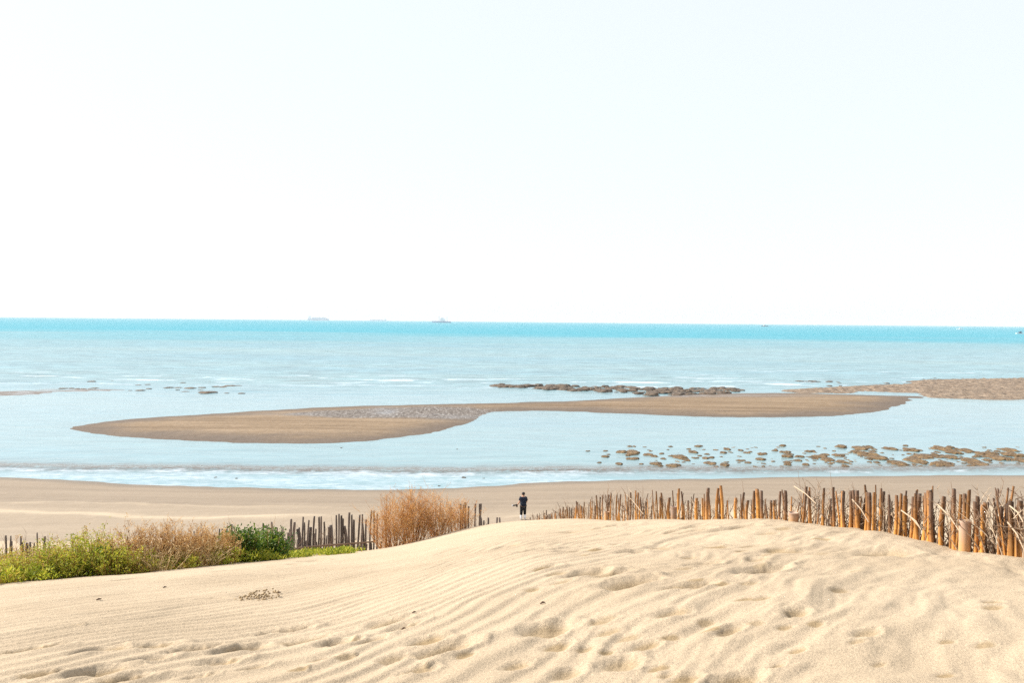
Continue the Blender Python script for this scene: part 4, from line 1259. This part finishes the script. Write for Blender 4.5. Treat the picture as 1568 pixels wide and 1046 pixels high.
# ------------------------------------------------------------------ person on the beach
def skin(name, verts, edges, radii, mat, parent=None, levels=2):
    me = bpy.data.meshes.new(name + '_cage')
    me.from_pydata(verts, edges, [])
    ob = bpy.data.objects.new(name + '_cage', me); COL.objects.link(ob)
    ob.modifiers.new('Skin', 'SKIN'); sub = ob.modifiers.new('Sub', 'SUBSURF'); sub.levels = levels; sub.render_levels = levels
    for sv, rad in zip(me.skin_vertices[0].data, radii):
        sv.radius = tuple(q * 1.12 for q in rad) if hasattr(rad, '__len__') else (rad * 1.12, rad * 1.12)
    me.skin_vertices[0].data[0].use_root = True
    dg = bpy.context.evaluated_depsgraph_get()
    m2 = bpy.data.meshes.new_from_object(ob.evaluated_get(dg))
    bpy.data.objects.remove(ob); bpy.data.meshes.remove(me)
    m2.materials.clear(); m2.materials.append(mat)
    m2.polygons.foreach_set('use_smooth', np.ones(len(m2.polygons), dtype=bool))
    m2.name = name
    o = bpy.data.objects.new(name, m2); COL.objects.link(o)
    if parent: o.parent = parent
    return o

M_SKIN = mat_simple('skin', (0.50, 0.29, 0.20), 0.55, 0.06, 20)
M_SHIRT = mat_simple('navy_cotton', (0.012, 0.018, 0.035), 0.9, 0.15, 12)
M_PANTS = mat_simple('black_cloth', (0.008, 0.009, 0.012), 0.9, 0.15, 12)
M_BOOT = mat_simple('white_boots', (0.72, 0.73, 0.76), 0.5, 0.08, 10)
M_HAIR = mat_simple('dark_hair', (0.012, 0.009, 0.008), 0.6, 0.2, 40)
M_BLACK = mat_simple('black_plastic', (0.02, 0.018, 0.016), 0.4, 0.1, 30)

def person():
    y = 49.6
    d = ray(801.0, 797.0); x = float(d[0] / d[1] * y)
    g = float(beach_z(np.array([x]), np.array([y]))[0])
    p = at_y(np.array(801.0), np.array(797.0), np.array(y))
    root = empty('person', (x, y, p[2]), 'person in navy T-shirt, black trousers and white boots standing on the beach', 'person')
    # +y faces the sea, -x is the left arm in the picture
    J = [(0, 0, 0.94), (0, 0.0, 1.12), (0, 0.0, 1.30), (0, 0, 1.44), (0, 0.0, 1.52), (0, 0.02, 1.60), (0, 0.025, 1.69),       # 0-6 spine, neck, head
         (-0.17, 0, 1.42), (-0.22, 0.0, 1.18), (-0.31, 0.12, 1.02), (-0.35, 0.16, 0.96),                                  # 7-10 left arm, reaching out
         (0.17, 0, 1.42), (0.215, 0.05, 1.17), (0.16, 0.22, 1.05), (0.10, 0.27, 1.04),                                   # 11-14 right arm, bent forward
         (-0.09, 0, 0.90), (-0.115, 0.01, 0.50), (-0.13, 0, 0.09), (-0.135, 0.12, 0.035),                                 # 15-18 left leg
         (0.09, 0, 0.90), (0.10, 0.04, 0.51), (0.105, 0.02, 0.12), (0.12, 0.14, 0.06)]                                   # 19-22 right leg
    E = [(0, 1), (1, 2), (2, 3), (3, 4), (4, 5), (5, 6), (3, 7), (7, 8), (8, 9), (9, 10), (3, 11), (11, 12), (12, 13), (13, 14), (0, 15), (15, 16), (16, 17), (17, 18), (0, 19), (19, 20), (20, 21), (21, 22)]
    Rr = [(0.145, 0.105), (0.13, 0.095), (0.155, 0.105), (0.12, 0.085), 0.055, 0.085, 0.085,
          0.062, 0.046, 0.034, 0.028, 0.062, 0.046, 0.034, 0.028, 0.088, 0.06, 0.042, 0.036, 0.088, 0.06, 0.042, 0.036]
    body = skin('body', J, E, Rr, M_SKIN, root)
    # hands
    for s_, c in ((-1, Vector(J[10])), (1, Vector(J[14]))):
        dirv = (Vector(J[10]) - Vector(J[9])).normalized() if s_ < 0 else (Vector(J[14]) - Vector(J[13])).normalized()
        sd = dirv.cross(Vector((0, 0, 1))).normalized()
        V = [tuple(c - dirv * 0.02), tuple(c + dirv * 0.05)]; Ed = [(0, 1)]; Ra = [(0.032, 0.022), (0.036, 0.02)]
        for k in range(4):
            q = (k - 1.5) * 0.019; L = (0.065, 0.075, 0.07, 0.055)[k]
            i = len(V); b0 = c + dirv * 0.05 + sd * q
            V += [tuple(b0), tuple(b0 + dirv * L * 0.5 + Vector((0, 0, -0.012))), tuple(b0 + dirv * L * 0.7 + Vector((0, 0, -0.045)))]
            Ed += [(1, i), (i, i + 1), (i + 1, i + 2)]; Ra += [0.010, 0.009, 0.008]
        i = len(V); b0 = c + dirv * 0.005 + sd * 0.03
        V += [tuple(b0), tuple(b0 + dirv * 0.035 + sd * 0.025)]; Ed += [(0, i), (i, i + 1)]; Ra += [0.012, 0.009]
        skin('hand', V, Ed, Ra, M_SKIN, root, 1)
    sh = [(0, 0, 0.83), (0, 0, 1.10), (0, 0, 1.30), (0, 0, 1.43), (0, 0, 1.52), (-0.175, 0, 1.41), (-0.225, 0.0, 1.22), (0.175, 0, 1.41), (0.222, 0.035, 1.20)]
    skin('t_shirt', sh, [(0, 1), (1, 2), (2, 3), (3, 4), (3, 5), (5, 6), (3, 7), (7, 8)], [(0.20, 0.15), (0.185, 0.14), (0.20, 0.145), (0.16, 0.115), (0.085, 0.08), 0.082, 0.074, 0.082, 0.074], M_SHIRT, root)
    tr_ = [(0, 0, 1.0), (-0.09, 0, 0.88), (-0.115, 0.01, 0.52), (-0.128, 0, 0.30), (0.09, 0, 0.88), (0.10, 0.04, 0.53), (0.105, 0.025, 0.32)]
    skin('trousers', tr_, [(0, 1), (1, 2), (2, 3), (0, 4), (4, 5), (5, 6)], [(0.175, 0.13), 0.115, 0.088, 0.074, 0.115, 0.088, 0.074], M_PANTS, root)
    for a, b_, c in (((-0.128, 0, 0.36), (-0.13, 0, 0.09), (-0.138, 0.15, 0.045)), ((0.105, 0.025, 0.40), (0.105, 0.02, 0.12), (0.122, 0.17, 0.07))):
        skin('boot', [a, b_, c], [(0, 1), (1, 2)], [0.078, 0.066, (0.052, 0.045)], M_BOOT, root)
    # hair
    hv = [(0, 0.02, 1.66), (0, 0.015, 1.735), (0, -0.03, 1.65), (0, -0.03, 1.575)]
    skin('hair', hv, [(0, 1), (1, 2), (2, 3)], [(0.10, 0.10), (0.095, 0.085), (0.095, 0.085), (0.06, 0.05)], M_HAIR, root)
    # face
    nose = MB(); nose.tube([(0, 0.10, 1.655), (0, 0.128, 1.63), (0, 0.10, 1.622)], [0.008, 0.014, 0.008], 5, 0.5, True); nose.build('nose', M_SKIN, root)
    for s_ in (-1, 1):
        e = MB(); e.tube([(s_ * 0.033, 0.097, 1.668), (s_ * 0.033, 0.112, 1.668)], [0.012, 0.006], 6, 0.5, True); e.build('eye', M_HAIR, root)
        e = MB(); e.tube([(s_ * 0.088, 0.0, 1.675), (s_ * 0.102, -0.01, 1.65), (s_ * 0.09, 0.0, 1.62)], [0.012, 0.018, 0.010], 5, 0.5, True); e.build('ear', M_SKIN, root)
    mo = MB(); mo.tube([(-0.025, 0.102, 1.592), (0, 0.108, 1.59), (0.025, 0.102, 1.592)], 0.007, 5, 0.5, True); mo.build('mouth', M_SKIN, root)
    # what the left hand holds
    hx = x - 0.40; hy = y + 0.20; hz = p[2] + 0.90
    cm = empty('camera', (hx, hy, hz), 'small black camera with its lens out, held in the person\'s hand', 'camera')
    part('body', box_mesh([(-0.035, -0.05, -0.10, 0.0, 0.0, 0.0)][:0] + [(-0.04, 0.05, -0.05, 0.05, -0.11, 0.07)]), M_BLACK, cm)
    mb = MB(); mb.tube([(-0.04, 0, 0.0), (-0.12, 0, -0.015), (-0.26, 0, -0.03)], [0.042, 0.045, 0.05], 10, 0.5, True); mb.build('lens', M_BLACK, cm)
    mb = MB(); mb.tube([(-0.26, 0, -0.03), (-0.30, 0, -0.032)], [0.046, 0.046], 10, 0.5, True); mb.build('lens_hood', M_BOOT, cm)
person()

# ------------------------------------------------------------------ small things lying on the sand
def sand_point(px, py):
    q = solve_ground([px], [py])[0]
    return Vector((q[0], q[1], ground(q[0], q[1])))
r = random.Random(3)
c = sand_point(391, 919)
mb = MB()
for q in range(150):
    a = r.uniform(0, 6.28); s_ = math.sqrt(r.random())
    x, y = c.x + 0.19 * s_ * math.cos(a) + 0.06 * s_ * math.sin(a), c.y + 0.30 * s_ * math.sin(a)
    z = ground_base(np.array([x]), np.array([y]))[0]
    rr_ = r.uniform(0.006, 0.015); zz = c.z + r.uniform(-0.006, 0.003)
    d = Vector((r.gauss(0, 1), r.gauss(0, 1), r.gauss(0, 0.3))).normalized() * rr_
    mb.tube([Vector((x, y, zz)) - d, Vector((x, y, zz + rr_ * 0.4)), Vector((x, y, zz)) + d], [rr_ * 0.5, rr_, rr_ * 0.4], 5, r.uniform(0.6, 1.0), True)
M_CLOD = mat_simple('damp_sand_clods', (0.31, 0.23, 0.14), 0.95, 0.25, 30, 0.1)
tag(mb.build('debris_patch', M_CLOD), 'round patch of loose brown crumbs on the left sand', 'debris', None, 'stuff')
for px, py, L, lb in [(831, 924, 0.028, 'black seed pod lying alone on the middle sand'), (634, 942, 0.022, 'small dark bit of bark on the sand left of centre'), (618, 960, 0.022, 'tiny dark bark bit beside a footprint left of centre'),
                      (252, 903, 0.03, 'dark twig bit on the smooth sand at left'), (427, 910, 0.03, 'brown crumb right of the debris patch'), (151, 922, 0.035, 'brown crumb on the smooth left sand')]:
    p = sand_point(px, py)
    mb = MB()
    L *= 0.6
    mb.tube([p + Vector((-L, -L * 0.4, 0.006)), p + Vector((0, 0, 0.014)), p + Vector((L, L * 0.8, 0.008))], [L * 0.25, L * 0.5, L * 0.2], 6, 0.0, True)
    tag(mb.build('bark_bit', M_TWIG), lb, 'debris', 'dark bits on the sand')
